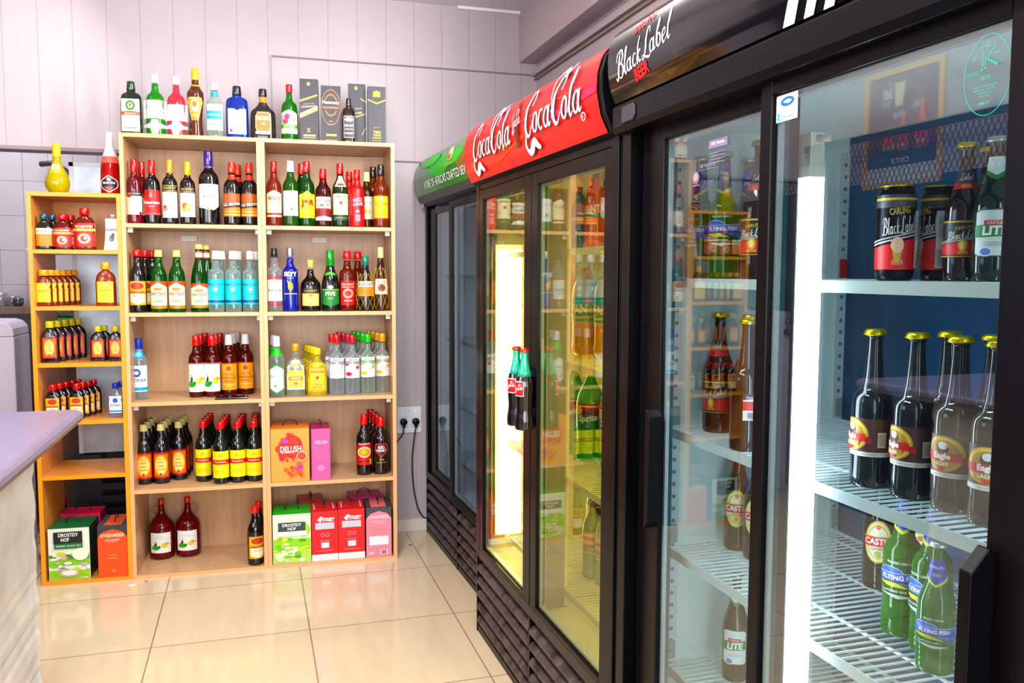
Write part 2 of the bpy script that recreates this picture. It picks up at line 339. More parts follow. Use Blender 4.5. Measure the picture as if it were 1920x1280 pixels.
def yellowred():
    return [('R', 0, 0, 1, 1, '#F8E21C'), ('R', 0, .52, 1, .68, '#D92B1E'), ('R', 0, .50, 1, .52, '#B08A12'), ('T', 'Tassenberg', .5, .60, .09, '#F8E9B8', .9, 0, .01, .2), ('E', .5, .84, .10, .07, '#D8B81A'), ('R', .3, .26, .7, .275, '#B79A14'), ('R', .25, .18, .75, .19, '#B79A14')]
def commando():
    return [('R', 0, 0, 1, 1, '#F3A81E'), ('R', .06, .04, .94, .96, '#F6B732'), ('E', .5, .8, .34, .15, '#B23B12'), ('T', 'Commando', .5, .58, .085, '#2A1210', .98), ('R', 0, .50, 1, .53, '#8C2412'), ('P', [(.1, .48), (.9, .48), (.9, .14), (.5, .04), (.1, .14)], '#F8EBCB'), ('T', 'BRANDY', .5, .38, .06, '#D2603A', .5)]
def green_girl():
    return [('R', 0, 0, 1, 1, '#F4F8F6'), ('T', 'Overmeer', .5, .82, .06, '#8FBFC4', .7, 0, 0, .2), ('R', .1, .73, .9, .74, '#9CCFD0'), ('E', .28, .25, .2, .09, '#26A32B'), ('E', .22, .3, .1, .09, '#3BB83A'), ('E', .42, .3, .1, .07, '#1E8C28'),
            ('E', .29, .43, .055, .09, '#2C231C'), ('E', .30, .55, .04, .045, '#E0A070'), ('E', .68, .38, .14, .11, '#E9D21C'), ('E', .76, .46, .08, .06, '#D8B010'), ('R', .82, .42, .97, .45, '#E8904A')]
def orange_port2():
    return [('R', 0, 0, 1, 1, '#F5A01C'), ('E', .5, .80, .11, .09, '#9A3A10'), ('T', 'CASTLE', .5, .58, .085, '#8E3812', .7), ('T', 'HARBOUR', .5, .45, .085, '#8E3812', .74), ('T', 'PORT', .5, .32, .09, '#8E3812', .5), ('R', .2, .18, .8, .20, '#FBE6A8')]
def smir(c, c2):
    return [('R', 0, 0, 1, 1, '#F3F2F0'), ('R', .06, .84, .94, .96, '#FFFFFF'), ('T', 'SMIRNOFF', .5, .90, .075, c, .9, 0, .03), ('E', .5, .55, .22, .18, '#FFFFFF'), ('T', '1818', .5, .70, .05, '#8A8A8A', .4), ('E', .28, .20, .18, .10, c2), ('E', .78, .52, .12, .08, c2), ('E', .18, .66, .09, .06, c2), ('T', 'VODKA', .5, .42, .06, '#777777', .5)]
def redlab2(a='RICHMOND'):
    return [('R', 0, 0, 1, 1, '#C8141C'), ('T', a, .5, .86, .10, '#F6E6C8', .84, 0, .03), ('R', 0, .66, 1, .77, '#F0C46A'), ('E', .5, .34, .34, .27, '#E85A3C'), ('E', .5, .34, .28, .21, '#F3C8B0'), ('E', .5, .34, .17, .13, '#D8422C'), ('E', .56, .36, .08, .07, '#F6DCC8')]
def yellowlab(t='Butlers'): return [('R', 0, 0, 1, 1, '#F5C218'), ('R', .06, .04, .94, .96, '#F9D21E'), ('E', .5, .86, .07, .045, '#F6EFD8'), ('T', t, .5, .60, .13, '#D88A10', .84, .08, .02, .25), ('R', .3, .3, .7, .315, '#D8A010'), ('R', .3, .2, .7, .21, '#D8A010')]
def bl_body():
    return [('R', 0, 0, 1, 1, '#121214'), ('R', 0, .93, 1, .97, '#D8B040'), ('T', 'CARLING', .5, .80, .085, '#D8B64A', .34, .12), ('S', 'Black Label', .5, .62, .23, '#F6F4EE', .60, .12), ('P', [(0, .08), (1, .08), (1, .50), (0, .34)], '#D01820'),
            ('P', [(0, .37), (1, .53), (1, .55), (0, .39)], '#C8C8C8'), ('P', [(0, .41), (1, .57), (1, .585), (0, .425)], '#C8C8C8'), ('E', .47, .32, .07, .16, '#D8B040'), ('E', .47, .32, .035, .10, '#F2E2A0'), ('T', 'BEER', .48, .13, .075, '#E8C65A', .22), ('R', 0, .02, 1, .04, '#D8B040')]
def eagle():
    return [('R', 0, 0, 1, 1, '#4A2A2C'), ('R', 0, 0, 1, .12, '#F2EEE6'), ('T', 'NOT FOR SALE TO PERSONS UNDER THE AGE OF 18', .5, .06, .028, '#66605A', .9), ('E', .36, .56, .29, .43, '#C89A2A'), ('E', .36, .56, .27, .40, '#F0D268'), ('E', .36, .56, .22, .33, '#B8912E'),
            ('E', .36, .70, .085, .14, '#30292A'), ('E', .365, .76, .062, .09, '#F8F6F0'), ('P', [(.40, .77), (.45, .74), (.40, .72)], '#E8A820'), ('P', [(.12, .40), (.60, .40), (.60, .60), (.12, .60)], '#D42A20'), ('P', [(.60, .36), (.68, .34), (.65, .43), (.68, .53), (.60, .52)], '#B01E18'), ('T', 'Eagle', .36, .50, .19, '#FFFFFF', .42, 0, .05),
            ('P', [(.22, .26), (.50, .26), (.52, .40), (.20, .40)], '#C4942C'), ('T', 'LAGER', .36, .33, .085, '#FFF8E8', .22, 0, .03), ('E', .36, .21, .05, .05, '#E0281E'), ('R', .76, .26, .87, .66, '#EDEAE4')]+[('R', .775+.012*i, .30, .779+.012*i, .62, '#333333') for i in range(7)]
def castle():
    return [('E', .5, .5, .50, .50, '#D8C22C'), ('E', .5, .5, .46, .465, '#F2EDB8'), ('E', .5, .5, .38, .40, '#C8B828'), ('E', .5, .5, .35, .37, '#F6F2D8'), ('E', .5, .85, .08, .06, '#E87A18'), ('P', [(.0, .40), (1, .40), (.97, .50), (1, .62), (0, .62), (.03, .5)], '#D8281C'), ('R', 0, .62, 1, .64, '#E8C23A'), ('T', 'CASTLE', .5, .52, .15, '#FFFFFF', .9, 0, .03), ('T', 'LAGER', .5, .35, .06, '#C8281C', .4), ('E', .5, .22, .10, .07, '#B8C028')]
def lite():
    return [('P', [(0, .06), (.1, 0), (.9, 0), (1, .06), (1, .94), (.85, 1), (.15, 1), (0, .94)], '#22403A'), ('P', [(.03, .08), (.12, .03), (.88, .03), (.97, .08), (.97, .92), (.83, .97), (.17, .97), (.03, .92)], '#E6ECEA'), ('P', [(.0, .40), (1, .44), (1, .70), (0, .66)], '#0F8A44'), ('R', .26, .66, .74, .76, '#D8303A'), ('T', 'CASTLE', .5, .71, .06, '#FFFFFF', .4), ('T', 'LITE', .52, .55, .19, '#FFFFFF', .86, .03, .04, .1),
            ('R', .25, .30, .75, .31, '#8A9A98'), ('R', .3, .25, .7, .26, '#8A9A98'), ('E', .32, .11, .16, .10, '#F2F4F6'), ('E', .32, .11, .12, .075, '#5A86C8')]
def flyingfish():
    return [('T', 'PRESSED LEMON', .5, .88, .055, '#E6F0EA', .8), ('E', .33, .66, .25, .12, '#8FC0E8'), ('E', .33, .655, .23, .10, '#2A58C0'), ('P', [(.02, .42), (1, .48), (1, .66), (.02, .60)], '#2556C4'), ('P', [(.02, .60), (1, .66), (1, .68), (.02, .62)], '#A8D0F0'), ('T', 'FLYING FISH', .52, .54, .115, '#FFFFFF', .9, .03, .03),
            ('P', [(.1, .40), (.45, .42), (.7, .30), (.3, .32)], '#D8D01E'), ('P', [(.45, .42), (1, .44), (.95, .28)], '#2A6AC8'), ('T', 'FLAVOURED BEER', .42, .22, .05, '#DCE8E2', .6), ('P', [(.15, .16), (.8, .12), (.5, .05)], '#C8DAD0')]
def cokelab(): return [('R', 0, 0, 1, 1, WHT), ('R', .04, .05, .96, .95, '#E00A18'), ('K', '', .5, .55, .55, '#FFFFFF', .8, .12)]

K = {
 'green_herbal': V('jager', .241, .091, ('#0C2416', 'b'), ('#1C3A24', 'g'), [L(.05, .66, .86, 0, [('R', 0, 0, 1, 1, '#F2EAC8'), ('R', .04, .03, .96, .97, '#F7F5EC'), ('E', .5, .80, .26, .155, '#2E7A34'), ('E', .5, .80, .15, .09, '#C8D8B0'), ('P', [(.42, .86), (.58, .86), (.5, .72)], '#7A4A28'), ('P', [(0, .50), (1, .50), (1, .60), (.5, .63), (0, .60)], '#E2582A'), ('T', 'Jägermeister', .5, .55, .06, '#F7F2E0', .86), ('R', .1, .10, .9, .12, '#E2582A'), ('R', .3, .38, .7, .39, '#C8B878')])], depth=.62, e=4.5),
 'green_gin': V('gin2', .280, .081, ('#12A01E', 't'), ('#ECECF0', 's'), [L(.27, .57, 1.2, 0, stack('#EFF2EE', ('DRY', .86, .07, '#9FB4A4'), ('BLACKWOOD', .62, .12, '#8CB8AC'), ('LONDON GIN', .38, .08, '#9A9FA4'), ('PREMIUM', .18, .05, '#A8A8A8'))), L(.02, .26, 1.2, 0, [('P', [(0, .62), (.35, .75), (.35, .98), (.65, .98), (.65, .75), (1, .62), (1, .45), (.65, .35), (.65, .05), (.5, .0), (.35, .05), (.35, .35), (0, .45)], '#E4E8E4')])], depth=.95, e=2.6),
 'pink_gin': V('gin2', .277, .082, ('#F2505E', 't'), ('#F0E4E8', 's'), [L(.25, .52, 1.2, 0, stack('#F6ECEE', ('BLACKWOOD', .80, .09, '#C8B8C0'), ('PINK', .56, .14, '#E88A96'), ('GIN', .34, .10, '#E88A96'), ('PREMIUM', .14, .06, '#B8A8B0'))), L(.02, .25, 1.2, 0, [('P', [(0, .62), (.35, .75), (.35, .98), (.65, .98), (.65, .75), (1, .62), (1, .45), (.65, .35), (.65, .05), (.5, .0), (.35, .05), (.35, .35), (0, .45)], '#F0E4E6')])], depth=.95, e=2.6),
 'cream_liqueur': V('curvy', .319, .077, ('#4A1E0C', 'g'), ('#F2BC0C', 's'), [L(.24, .57, 1.15, 0, [('P', [(0, .78), (.12, 1), (.88, 1), (1, .78), (.72, .0), (.28, .0)], '#F6DCA0'), ('P', [(.06, .77), (.16, .96), (.84, .96), (.94, .77), (.70, .05), (.30, .05)], '#F3B45A'), ('E', .5, .62, .24, .26, '#F8E2B0'), ('E', .5, .70, .14, .12, '#D8742A'), ('T', 'Amarula', .5, .34, .07, '#8A3A10', .5), ('P', [(.30, .16), (.70, .16), (.66, .0), (.34, .0)], '#F28A1A')])], rings=[(.745, .60, '#F2BC0C')]),
 'clear_tequila': V('slim', .258, .075, ('#DDE8DC', 'c'), ('#E4E8EA', 's'), [L(.13, .60, 1.0, 0, [('R', 0, 0, 1, 1, '#DCEBE4'), ('R', .08, .42, .92, .74, '#18A0B4'), ('T', 'EL JIMADOR', .5, .58, .08, '#E8F6F2', .76), ('T', 'TEQUILA', .5, .88, .07, '#5A9AA0', .6), ('T', 'BLANCO', .5, .22, .07, '#2A8AA0', .5)]), L(.745, .83, 1.3, 0, [('R', 0, 0, 1, 1, '#12A0B8')], name='neck_label')], depth=.95, e=3),
 'blue_gin': V('jager', .246, .102, ('#1436A8', 't'), ('#1A1A1E', 'g'), [L(.08, .56, .80, 0, [('P', [(0, 0), (1, 0), (1, 1), (.66, 1), (.5, .90), (.34, 1), (0, 1)], '#E6EAF0'), ('E', .5, .62, .14, .16, '#C4CCD8'), ('T', 'DISTILLED', .5, .40, .09, '#8A97AC', .8), ('T', 'GIN', .5, .28, .07, '#8A97AC', .3), ('E', .16, .14, .08, .06, '#D8304A')])], depth=.62, e=3.2),
 'dark_spiced': V('dumpy', .240, .116, ('#17100A', 'g'), ('#14140F', 'g'), [L(.10, .56, .62, 0, [('P', [(0, .25), (.14, .08), (.86, .08), (1, .25), (1, .75), (.86, .95), (.14, .95), (0, .75)], '#E8C68A'), ('P', [(.05, .28), (.18, .13), (.82, .13), (.95, .28), (.95, .73), (.82, .9), (.18, .9), (.05, .73)], '#EE7420'), ('R', .1, .60, .9, .76, '#F8E2C8'), ('T', 'STROH', .5, .68, .11, '#D85A18', .7, 0, .03), ('T', '40', .5, .45, .12, '#F8D8A8', .3), ('R', 0, .0, 1, .12, '#DDE6D8')]), L(.73, .84, 1.2, 0, [('R', 0, 0, 1, 1, '#F08A1E')], name='neck_label')], depth=.6, e=3.2),
 'green_rum': V('gin2', .269, .077, ('#2C7A16', 't'), ('#E01A34', 's'), [L(.12, .54, 1.2, 0, [('P', [(0, 0), (1, 0), (1, .86), (.5, 1), (0, .86)], '#E6EBC8'), ('E', .5, .66, .40, .22, '#C2A6C8'), ('E', .42, .70, .14, .12, '#B03A6A'), ('E', .66, .60, .16, .13, '#8C9AC8'), ('E', .3, .5, .16, .1, '#C84A4A'), ('R', 0, .24, 1, .38, '#4AA83A'), ('T', 'CAPTAIN', .5, .31, .09, '#F2F4D8', .84), ('R', 0, .04, 1, .16, '#F2EFD0')])]),
 'square_whiskey': V('jager', .210, .058, ('#2A1206', 'b'), ('#161616', 'g'), [L(.08, .60, .94, 0, [('R', 0, 0, 1, 1, '#181818'), ('R', .05, .03, .95, .97, '#D8D8D6'), ('R', .08, .05, .92, .95, '#1E1E1E'), ('E', .5, .82, .38, .09, '#E8E8E6'), ('T', 'OLD No.7', .5, .56, .10, '#ECECEA', .8), ('R', .15, .38, .85, .42, '#C8C8C6'), ('T', 'WHISKEY', .5, .22, .08, '#ECECEA', .74)])], depth=.95, e=4.5),
 'rose_wine': V('wine', .297, .070, ('#6A0A1C', 'b'), ('#B0101E', 'g'), [L(.14, .50, 1.2, 0, [('R', 0, 0, 1, .80, '#F2E8D4'), ('R', 0, .80, 1, 1, '#1A1A1C'), ('T', 'FOUR COUSINS', .5, .90, .06, '#D8C8A8', .8), ('E', .26, .82, .13, .09, '#C8202C'), ('R', .2, .5, .8, .51, '#B8A888'), ('R', .2, .42, .7, .43, '#B8A888'), ('E', .86, .06, .1, .07, '#C8202C')])]),
 'red_label_wine': V('wine', .295, .072, ('#0C0A0C', 'g'), ('#D01420', 'g'), [L(.14, .53, 1.25, 0, [('R', 0, 0, 1, 1, '#DC101C'), ('P', [(.42, .72), (.58, .72), (.5, .96)], '#F29A9A'), ('T', 'Robertson', .5, .50, .12, '#FFFFFF', .86, 0, .025), ('T', 'WINERY', .5, .34, .05, '#F8C8C8', .5), ('R', 0, .05, 1, .06, '#F8C8C8')]), L(.84, .87, 1.6, 0, [('R', 0, 0, 1, 1, '#F2E4E4')], name='neck_label')]),
 'white_label_wine': V('wine', .300, .070, ('#0E1410', 'g'), ('#C89A34', 'g'), [L(.10, .50, 1.2, 0, [('R', 0, 0, 1, 1, '#F0ECE4'), ('E', .28, .34, .18, .10, '#E0A0A0'), ('E', .26, .42, .10, .07, '#B84A4A'), ('R', .5, .46, .9, .47, '#A8A098'), ('R', .5, .38, .9, .39, '#A8A098'), ('R', .06, .1, .5, .115, '#A8A098')]), L(.515, .60, 1.2, 0, [('R', 0, 0, 1, 1, '#15130F'), ('R', 0, .86, 1, 1, '#C89A34'), ('R', 0, 0, 1, .1, '#C89A34'), ('T', 'DROSTDY', .5, .5, .4, '#D8C08A', .8)], name='neck_label')]),
 'orange_label_wine': V('wine', .293, .070, ('#1A0A08', 'g'), ('#D8B04A', 'g'), [L(.12, .50, 1.2, 0, [('R', 0, 0, 1, 1, '#F0EDE6'), ('E', .42, .40, .26, .18, '#F2B04A'), ('E', .36, .48, .14, .12, '#E87A1E'), ('E', .5, .40, .1, .08, '#F8E4B0'), ('R', .2, .72, .8, .73, '#A8A098')]), L(.515, .60, 1.2, 0, [('R', 0, 0, 1, 1, '#15130F'), ('R', 0, 0, 1, .1, '#C89A34'), ('T', 'DROSTDY', .5, .5, .4, '#D8C08A', .8)], name='neck_label')]),
 'magnum_wine': V('wine', .347, .094, ('#0B0B0E', 'g'), ('#3A1E78', 'g'), [L(.20, .55, 1.15, 0, [('P', [(0, .10), (.72, .0), (1, .16), (1, 1), (0, 1)], '#EDEBF0'), ('T', 'FOUR COUSINS', .5, .80, .055, '#8A8A96', .7), ('T', 'RED', .5, .70, .05, '#8A8A96', .3), ('T', '4 0 0 0', .5, .52, .10, '#4A4438', .66), ('E', .5, .06, .09, .06, '#C8A050')]), L(.785, .83, 1.5, 0, [('R', 0, 0, 1, 1, '#E8E6EE')], name='neck_label')]),
 'orange_cap_sherry': V('spirit', .298, .078, ('#0D0909', 'g'), ('#E0401A', 'g'), [L(.14, .50, 1.2, 0, [('R', 0, 0, 1, 1, '#C87A4A'), ('R', 0, .52, 1, 1, '#B85C34'), ('P', [(0, .56), (1, .66), (1, .42), (0, .36)], '#3A1A12'), ('T', 'OLD BROWN', .5, .53, .13, '#F4EDE4', .94, .1, .03), ('R', 0, .0, 1, .36, '#F08A1E'), ('R', .1, .2, .9, .22, '#FBE0A8'), ('R', 0, .06, 1, .09, '#FBE0A8')]), L(.72, .80, 1.2, 0, [('R', 0, 0, 1, 1, '#E0401A')], name='neck_label')]),
 'cream_label_whisky': V('spirit', .309, .072, ('#8C2E0A', 't'), ('#A01420', 'g'), [L(.14, .55, 1.2, 0, [('P', [(0, .0), (1, .0), (1, .86), (.5, 1), (0, .86)], '#F2EAC4'), ('T', "BELL'S", .5, .70, .14, '#B04A20', .84, 0, .03), ('R', 0, .07, 1, .15, '#A82A1A'), ('R', .2, .5, .8, .51, '#C8B888'), ('R', .3, .4, .7, .41, '#C8B888')])]),
 'white_horse_whisky': V('spirit', .314, .075, ('#2A5A14', 't'), ('#E8EAEC', 's'), [L(.16, .54, 1.15, 0, [('R', 0, 0, 1, 1, '#EEF0EE'), ('T', 'Black&White', .5, .74, .09, '#A8AEB4', .86), ('E', .46, .30, .13, .09, '#B8BEC4'), ('E', .56, .26, .08, .08, '#7A828A'), ('R', .3, .12, .7, .13, '#B8BEC4')])]),
 'yellow_label_whisky': V('spirit', .314, .077, ('#0E4A18', 't'), ('#D01824', 'g'), [L(.13, .55, 1.2, 0, [('P', [(0, 0), (1, 0), (1, .86), (.72, .88), (.5, 1), (.28, .88), (0, .86)], '#F8E800'), ('T', 'J&B', .5, .52, .30, '#D8281C', .8, 0, .06), ('R', 0, .1, 1, .115, '#B8A000')])]),
 'red_white_whiskey': V('spirit', .281, .077, ('#4A0E06', 't'), ('#D01420', 'g'), [L(.10, .52, 1.2, 0, [('R', 0, 0, 1, 1, '#7A0E12'), ('R', .04, .50, .96, .98, '#F1EFEA'), ('T', 'SOUTHERN', .5, .82, .13, '#3A3A3A', .86, 0, .02), ('T', 'COMFORT', .5, .64, .13, '#3A3A3A', .8, 0, .02), ('R', .1, .46, .9, .52, '#C8202C'), ('P', [(0, .02), (1, .02), (1, .14), (.5, .20), (0, .14)], '#F1EFEA')])]),
 'cream_green_whiskey': V('spirit', .310, .076, ('#1E3A14', 't'), ('#C01828', 'g'), [L(.10, .52, 1.2, 0, [('R', 0, .22, 1, 1, '#F2ECC8'), ('R', 0, 0, 1, .22, '#0E4A34'), ('T', 'JAMESON', .5, .88, .09, '#4A4438', .86, 0, .02), ('E', .5, .66, .09, .07, '#C8401C'), ('R', .2, .42, .8, .43, '#C8B888'), ('R', .15, .09, .85, .11, '#C8A84A')]), L(.63, .80, .9, 0, [('P', [(0, 0), (1, 0), (.8, 1), (.2, 1)], '#F2ECC8'), ('E', .5, .2, .3, .12, '#C8401C')], name='neck_label')]),
 'red_sleeve': V('spirit', .281, .073, ('#E01430', 's'), ('#C81028', 'g'), [L(.08, .62, 1.1, 0, [('T', 'RED', .5, .72, .12, '#F5B8C0', .7, .2, .03), ('T', 'WINE', .5, .58, .10, '#F5B8C0', .7, .2, .03), ('E', .5, .36, .12, .05, '#F5A8B0'), ('R', .36, .04, .66, .26, '#F08A98')])]),
 'cream_cap_whisky': V('spirit', .280, .072, ('#4A2A08', 't'), ('#E8DCA8', 's'), [L(.16, .56, 1.15, 0, [('R', 0, 0, 1, 1, '#F2EBD0'), ('T', 'Grants', .5, .74, .10, '#A8884A', .74), ('E', .5, .34, .2, .12, '#D8B468')])]),
 'yellow_label_amber': V('spirit', .310, .076, ('#8A3408', 't'), ('#16140F', 'g'), [L(.13, .50, 1.15, 0, [('R', 0, 0, 1, 1, '#F8CE1C'), ('E', .5, .9, .1, .06, '#F6EFD8'), ('T', 'First Watch', .5, .66, .11, '#E8801A', .86, .06, .02, .2), ('R', .1, .3, .9, .32, '#D8901A'), ('R', 0, 0, 1, .06, '#C8201C')])]),
 'dark_brandy': V('sherry', .292, .074, ('#0B0708', 'g'), ('#B81424', 'g'), [L(.12, .50, 1.2, 0, commando())], capr=1.45),
 'green_sparkling': V('sherry', .291, .075, ('#0C5A1A', 't'), ('#D8D488', 's'), [L(.06, .50, 1.25, 0, castelo())], capr=1.2),
 'tall_green_sparkling': V('tallgreen', .320, .083, ('#0C4A16', 't'), ('#D8D488', 's'), [L(.06, .42, 1.25, 0, castelo()), L(.80, .90, 1.2, 0, [('R', 0, 0, 1, 1, '#F3ECC8'), ('R', 0, .8, 1, 1, '#E0501E'), ('R', 0, 0, 1, .14, '#E0501E')], name='neck_label')], capr=1.15),
 'teal_label_cane': V('slim', .291, .077, ('#C8E0DC', 'c'), ('#EEF2F4', 's'), [L(.12, .54, 1.25, 0, [('R', 0, 0, 1, 1, '#22B8C4'), ('R', .05, .03, .95, .97, '#2CC4CE'), ('T', 'MAINSTAY', .5, .78, .10, '#1A6A80', .86), ('E', .5, .60, .09, .07, '#F0EAC0'), ('T', 'CANE', .5, .40, .06, '#1A6A80', .3), ('R', 0, .08, 1, .17, '#1A4A78')])], capr=1.25),
 'pushkin_vodka': V('slim', .306, .076, ('#D0D4D8', 'c'), ('#1C1A1C', 'g'), [L(.10, .58, 1.2, 0, [('R', 0, .14, 1, .84, '#E6E6E8'), ('T', 'PUSHKIN', .5, .92, .13, '#C8201E', .98, 0, .02), ('T', 'PUSHKIN', .5, .48, .09, '#5A5A60', .7), ('T', 'VODKA', .5, .36, .05, '#8A8A90', .4), ('E', .5, .72, .06, .04, '#E8B0A0'), ('T', 'VODKA', .5, .05, .13, '#C8201E', .98, 0, .02)])]),
 'blue_vodka': V('slim', .309, .074, ('#101E96', 'b'), ('#C8C8CC', 'm'), [L(.20, .64, 1.2, 0, [('T', 'SKYY', .5, .88, .17, '#F2F4F8', .76, 0, .05), ('T', 'VODKA', .5, .74, .05, '#A8B4D8', .5), ('E', .5, .44, .14, .15, '#F0A01A'), ('P', [(.32, .66), (.44, .6), (.5, .34), (.42, .36)], '#F8D03A'), ('R', .12, .16, .88, .19, '#E8C81E')])]),
 'squat_brandy': V('dumpy', .251, .099, ('#0E0A0A', 'g'), ('#D8C070', 's'), [L(.10, .44, .95, 0, [('R', 0, 0, 1, 1, '#B8984A'), ('R', .05, .04, .95, .70, '#E6D28A'), ('R', 0, .74, 1, 1, '#1A1512'), ('T', 'KLIPDRIFT', .5, .87, .12, '#C8A868', .9), ('E', .5, .62, .1, .08, '#A8842E')])]),
 'green_five': V('spark', .300, .089, ('#0C1A10', 'g'), ('#0E8A34', 'g'), [L(.08, .42, 1.15, 0, [('P', [(0, .12), (.5, .0), (1, .12), (1, .80), (0, .80)], '#12803A'), ('T', 'FIVE', .5, .60, .20, '#F2F2E8', .5, 0, .02), ('T', 'STAR', .5, .38, .08, '#C8E0B0', .4), ('E', .5, .92, .14, .08, '#E8E4D8'), ('R', 0, .78, 1, .82, '#C8C060')]), L(.58, .64, .9, 0, [('P', [(0, 0), (.5, .3), (1, 0), (1, .7), (.5, 1), (0, .7)], '#5AB83A')], name='neck_label')], capr=1.15),
 'amber_rum': V('slim', .296, .079, ('#7A2408', 't'), ('#C8141C', 'g'), [L(.10, .50, 1.0, 0, [('R', 0, 0, 1, 1, '#D01C28'), ('T', 'RED HEART', .5, .86, .08, '#F6D8C8', .86), ('T', 'JAMAICA RUM', .5, .74, .08, '#F6D8C8', .86), ('E', .5, .48, .34, .20, '#F0A890'), ('E', .5, .48, .20, .12, '#D8382C'), ('T', 'PREMIUM', .5, .18, .06, '#F6D8C8', .6)])], capr=1.35),
 'netted_brandy': V('cogn', .272, .088, ('#140C06', 'g'), ('#0E7A60', 'g'), [L(.27, .54, 1.25, 0, [('R', 0, 0, 1, .62, '#D88A1E'), ('R', 0, .62, 1, 1, '#F0EDE4'), ('T', 'KLIPDRIFT', .5, .80, .19, '#2A6A4A', .86, 0, .02), ('T', 'GOLD', .5, .34, .14, '#A8600E', .5)])]),
 'netted_cognac': V('cogn', .317, .078, ('#3A1606', 'b'), ('#E6D49A', 's'), [L(.26, .50, 1.0, 0, [('R', 0, 0, 1, 1, '#EFE6D8'), ('T', 'Richelieu', .5, .84, .13, '#4A4A7A', .86, 0, .01, .2), ('E', .5, .42, .26, .26, '#B03A2A'), ('E', .5, .42, .15, .16, '#2A2024')])]),
 'zorba_bottle': V('spirit', .291, .077, ('#D4DCE2', 'c'), ('#1834A8', 's'), [L(.13, .56, 1.2, 0, [('R', 0, 0, 1, 1, '#EEF4F8'), ('R', 0, .04, 1, .17, '#2AA0D0'), ('E', .42, .72, .22, .16, '#2A58B0'), ('E', .42, .72, .10, .07, '#E8F2F8'), ('T', 'ZORBA', .5, .44, .13, '#5A6A88', .86), ('R', .2, .26, .8, .27, '#9AAABB')]), L(.68, .80, 1.3, 0, [('R', 0, 0, 1, 1, '#2AA0D0'), ('E', .5, .5, .3, .3, '#8AD0EC')], name='neck_label')]),
 'rose_port': V('spirit', .300, .076, ('#5A1206', 't'), ('#D01420', 'g'), [L(.09, .56, 1.25, 0, green_girl()+[('R', 0, .97, 1, 1, '#D8301C')])], capr=1.2),
 'amber_port': V('spirit', .302, .078, ('#5A1206', 't'), ('#E6E8EE', 's'), [L(.10, .54, 1.2, 0, orange_port2()+[('R', 0, .97, 1, 1, '#D8301C')])], capr=1.2),
 'green_white_vodka': V('spirit', .297, .078, ('#C4D4CC', 'c'), ('#E8ECF6', 's'), [L(.06, .54, 1.1, 0, [('P', [(0, .16), (.5, 0), (1, .16), (1, .84), (.5, 1), (0, .84)], '#1EB43A'), ('P', [(.06, .18), (.5, .04), (.94, .18), (.94, .82), (.5, .96), (.06, .82)], '#EEF4F0'), ('T', 'GILBEYS', .5, .60, .09, '#8AA0A8', .8), ('T', 'SPIRIT', .5, .46, .05, '#8AA0A8', .5), ('E', .42, .26, .05, .05, '#2CB44A')]), L(.68, .80, 1.3, 0, [('R', 0, 0, 1, 1, '#1EC43A')], name='neck_label')]),
 'white_gin': V('gin2', .259, .090, ('#D8DCC8', 'c'), ('#C8A028', 'g'), [L(.13, .72, .95, 0, [('P', [(0, 0), (1, 0), (1, .74), (.82, .80), (.70, .96), (.30, .96), (.18, .80), (0, .74)], '#F4F2EA'), ('R', .08, .04, .92, .62, '#E6D468'), ('T', 'GORDONS', .5, .68, .09, '#8A8A78', .8), ('E', .5, .82, .2, .07, '#D8C850'), ('R', .1, .30, .9, .42, '#A88A1E'), ('T', 'LONDON', .5, .36, .07, '#F4EFC8', .6), ('E', .5, .2, .14, .05, '#D87898')])], depth=.62, e=3.4),
 'yellow_gin': V('gin2', .235, .096, ('#E8D018', 't'), ('#F4D800', 's'), [L(.10, .74, .92, 0, [('P', [(0, 0), (1, 0), (1, .80), (.78, .94), (.22, .94), (0, .80)], '#F4C61C'), ('R', .06, .03, .94, .78, '#EE9A1A'), ('R', .10, .06, .90, .75, '#F8CE2A'), ('T', 'GORDONS', .5, .64, .08, '#C83A1A', .74, 0, .03), ('E', .5, .44, .09, .06, '#D8481E'), ('T', 'LONDON', .5, .22, .06, '#C85A1A', .5), ('T', 'DRY GIN', .5, .13, .06, '#C85A1A', .5)])], depth=.62, e=3.4),
 'smir_red': V('gin2', .298, .078, ('#DDE2E6', 'c'), ('#D01424', 'g'), [L(.28, .62, 1.2, 0, smir('#C81E2C', '#E8D8D8'))], capr=1.2),
 'smir_berry': V('gin2', .296, .077, ('#DDE2E6', 'c'), ('#C01438', 'g'), [L(.28, .62, 1.2, 0, smir('#C81E2C', '#D8204A'))], capr=1.2),
 'smir_green': V('gin2', .299, .078, ('#D8E6DA', 'c'), ('#3CC42C', 'g'), [L(.28, .62, 1.2, 0, smir('#3EB83A', '#B8D82A'))], capr=1.2),
 'smir_yellow': V('gin2', .300, .076, ('#E2E4DA', 'c'), ('#E8AE18', 'g'), [L(.28, .62, 1.2, 0, smir('#E8A01A', '#F2B41E'))], capr=1.2),
 'orange_label_port': V('sherry', .288, .078, ('#0A0A10', 'g'), ('#D6D294', 's'), [L(.09, .54, 1.2, 0, orangeport())], capr=1.2),
 'yellow_label_wine': V('sherry', .297, .078, ('#0A120C', 'g'), ('#D8141E', 'g'), [L(.10, .54, 1.25, 0, yellowred())], capr=1.2),
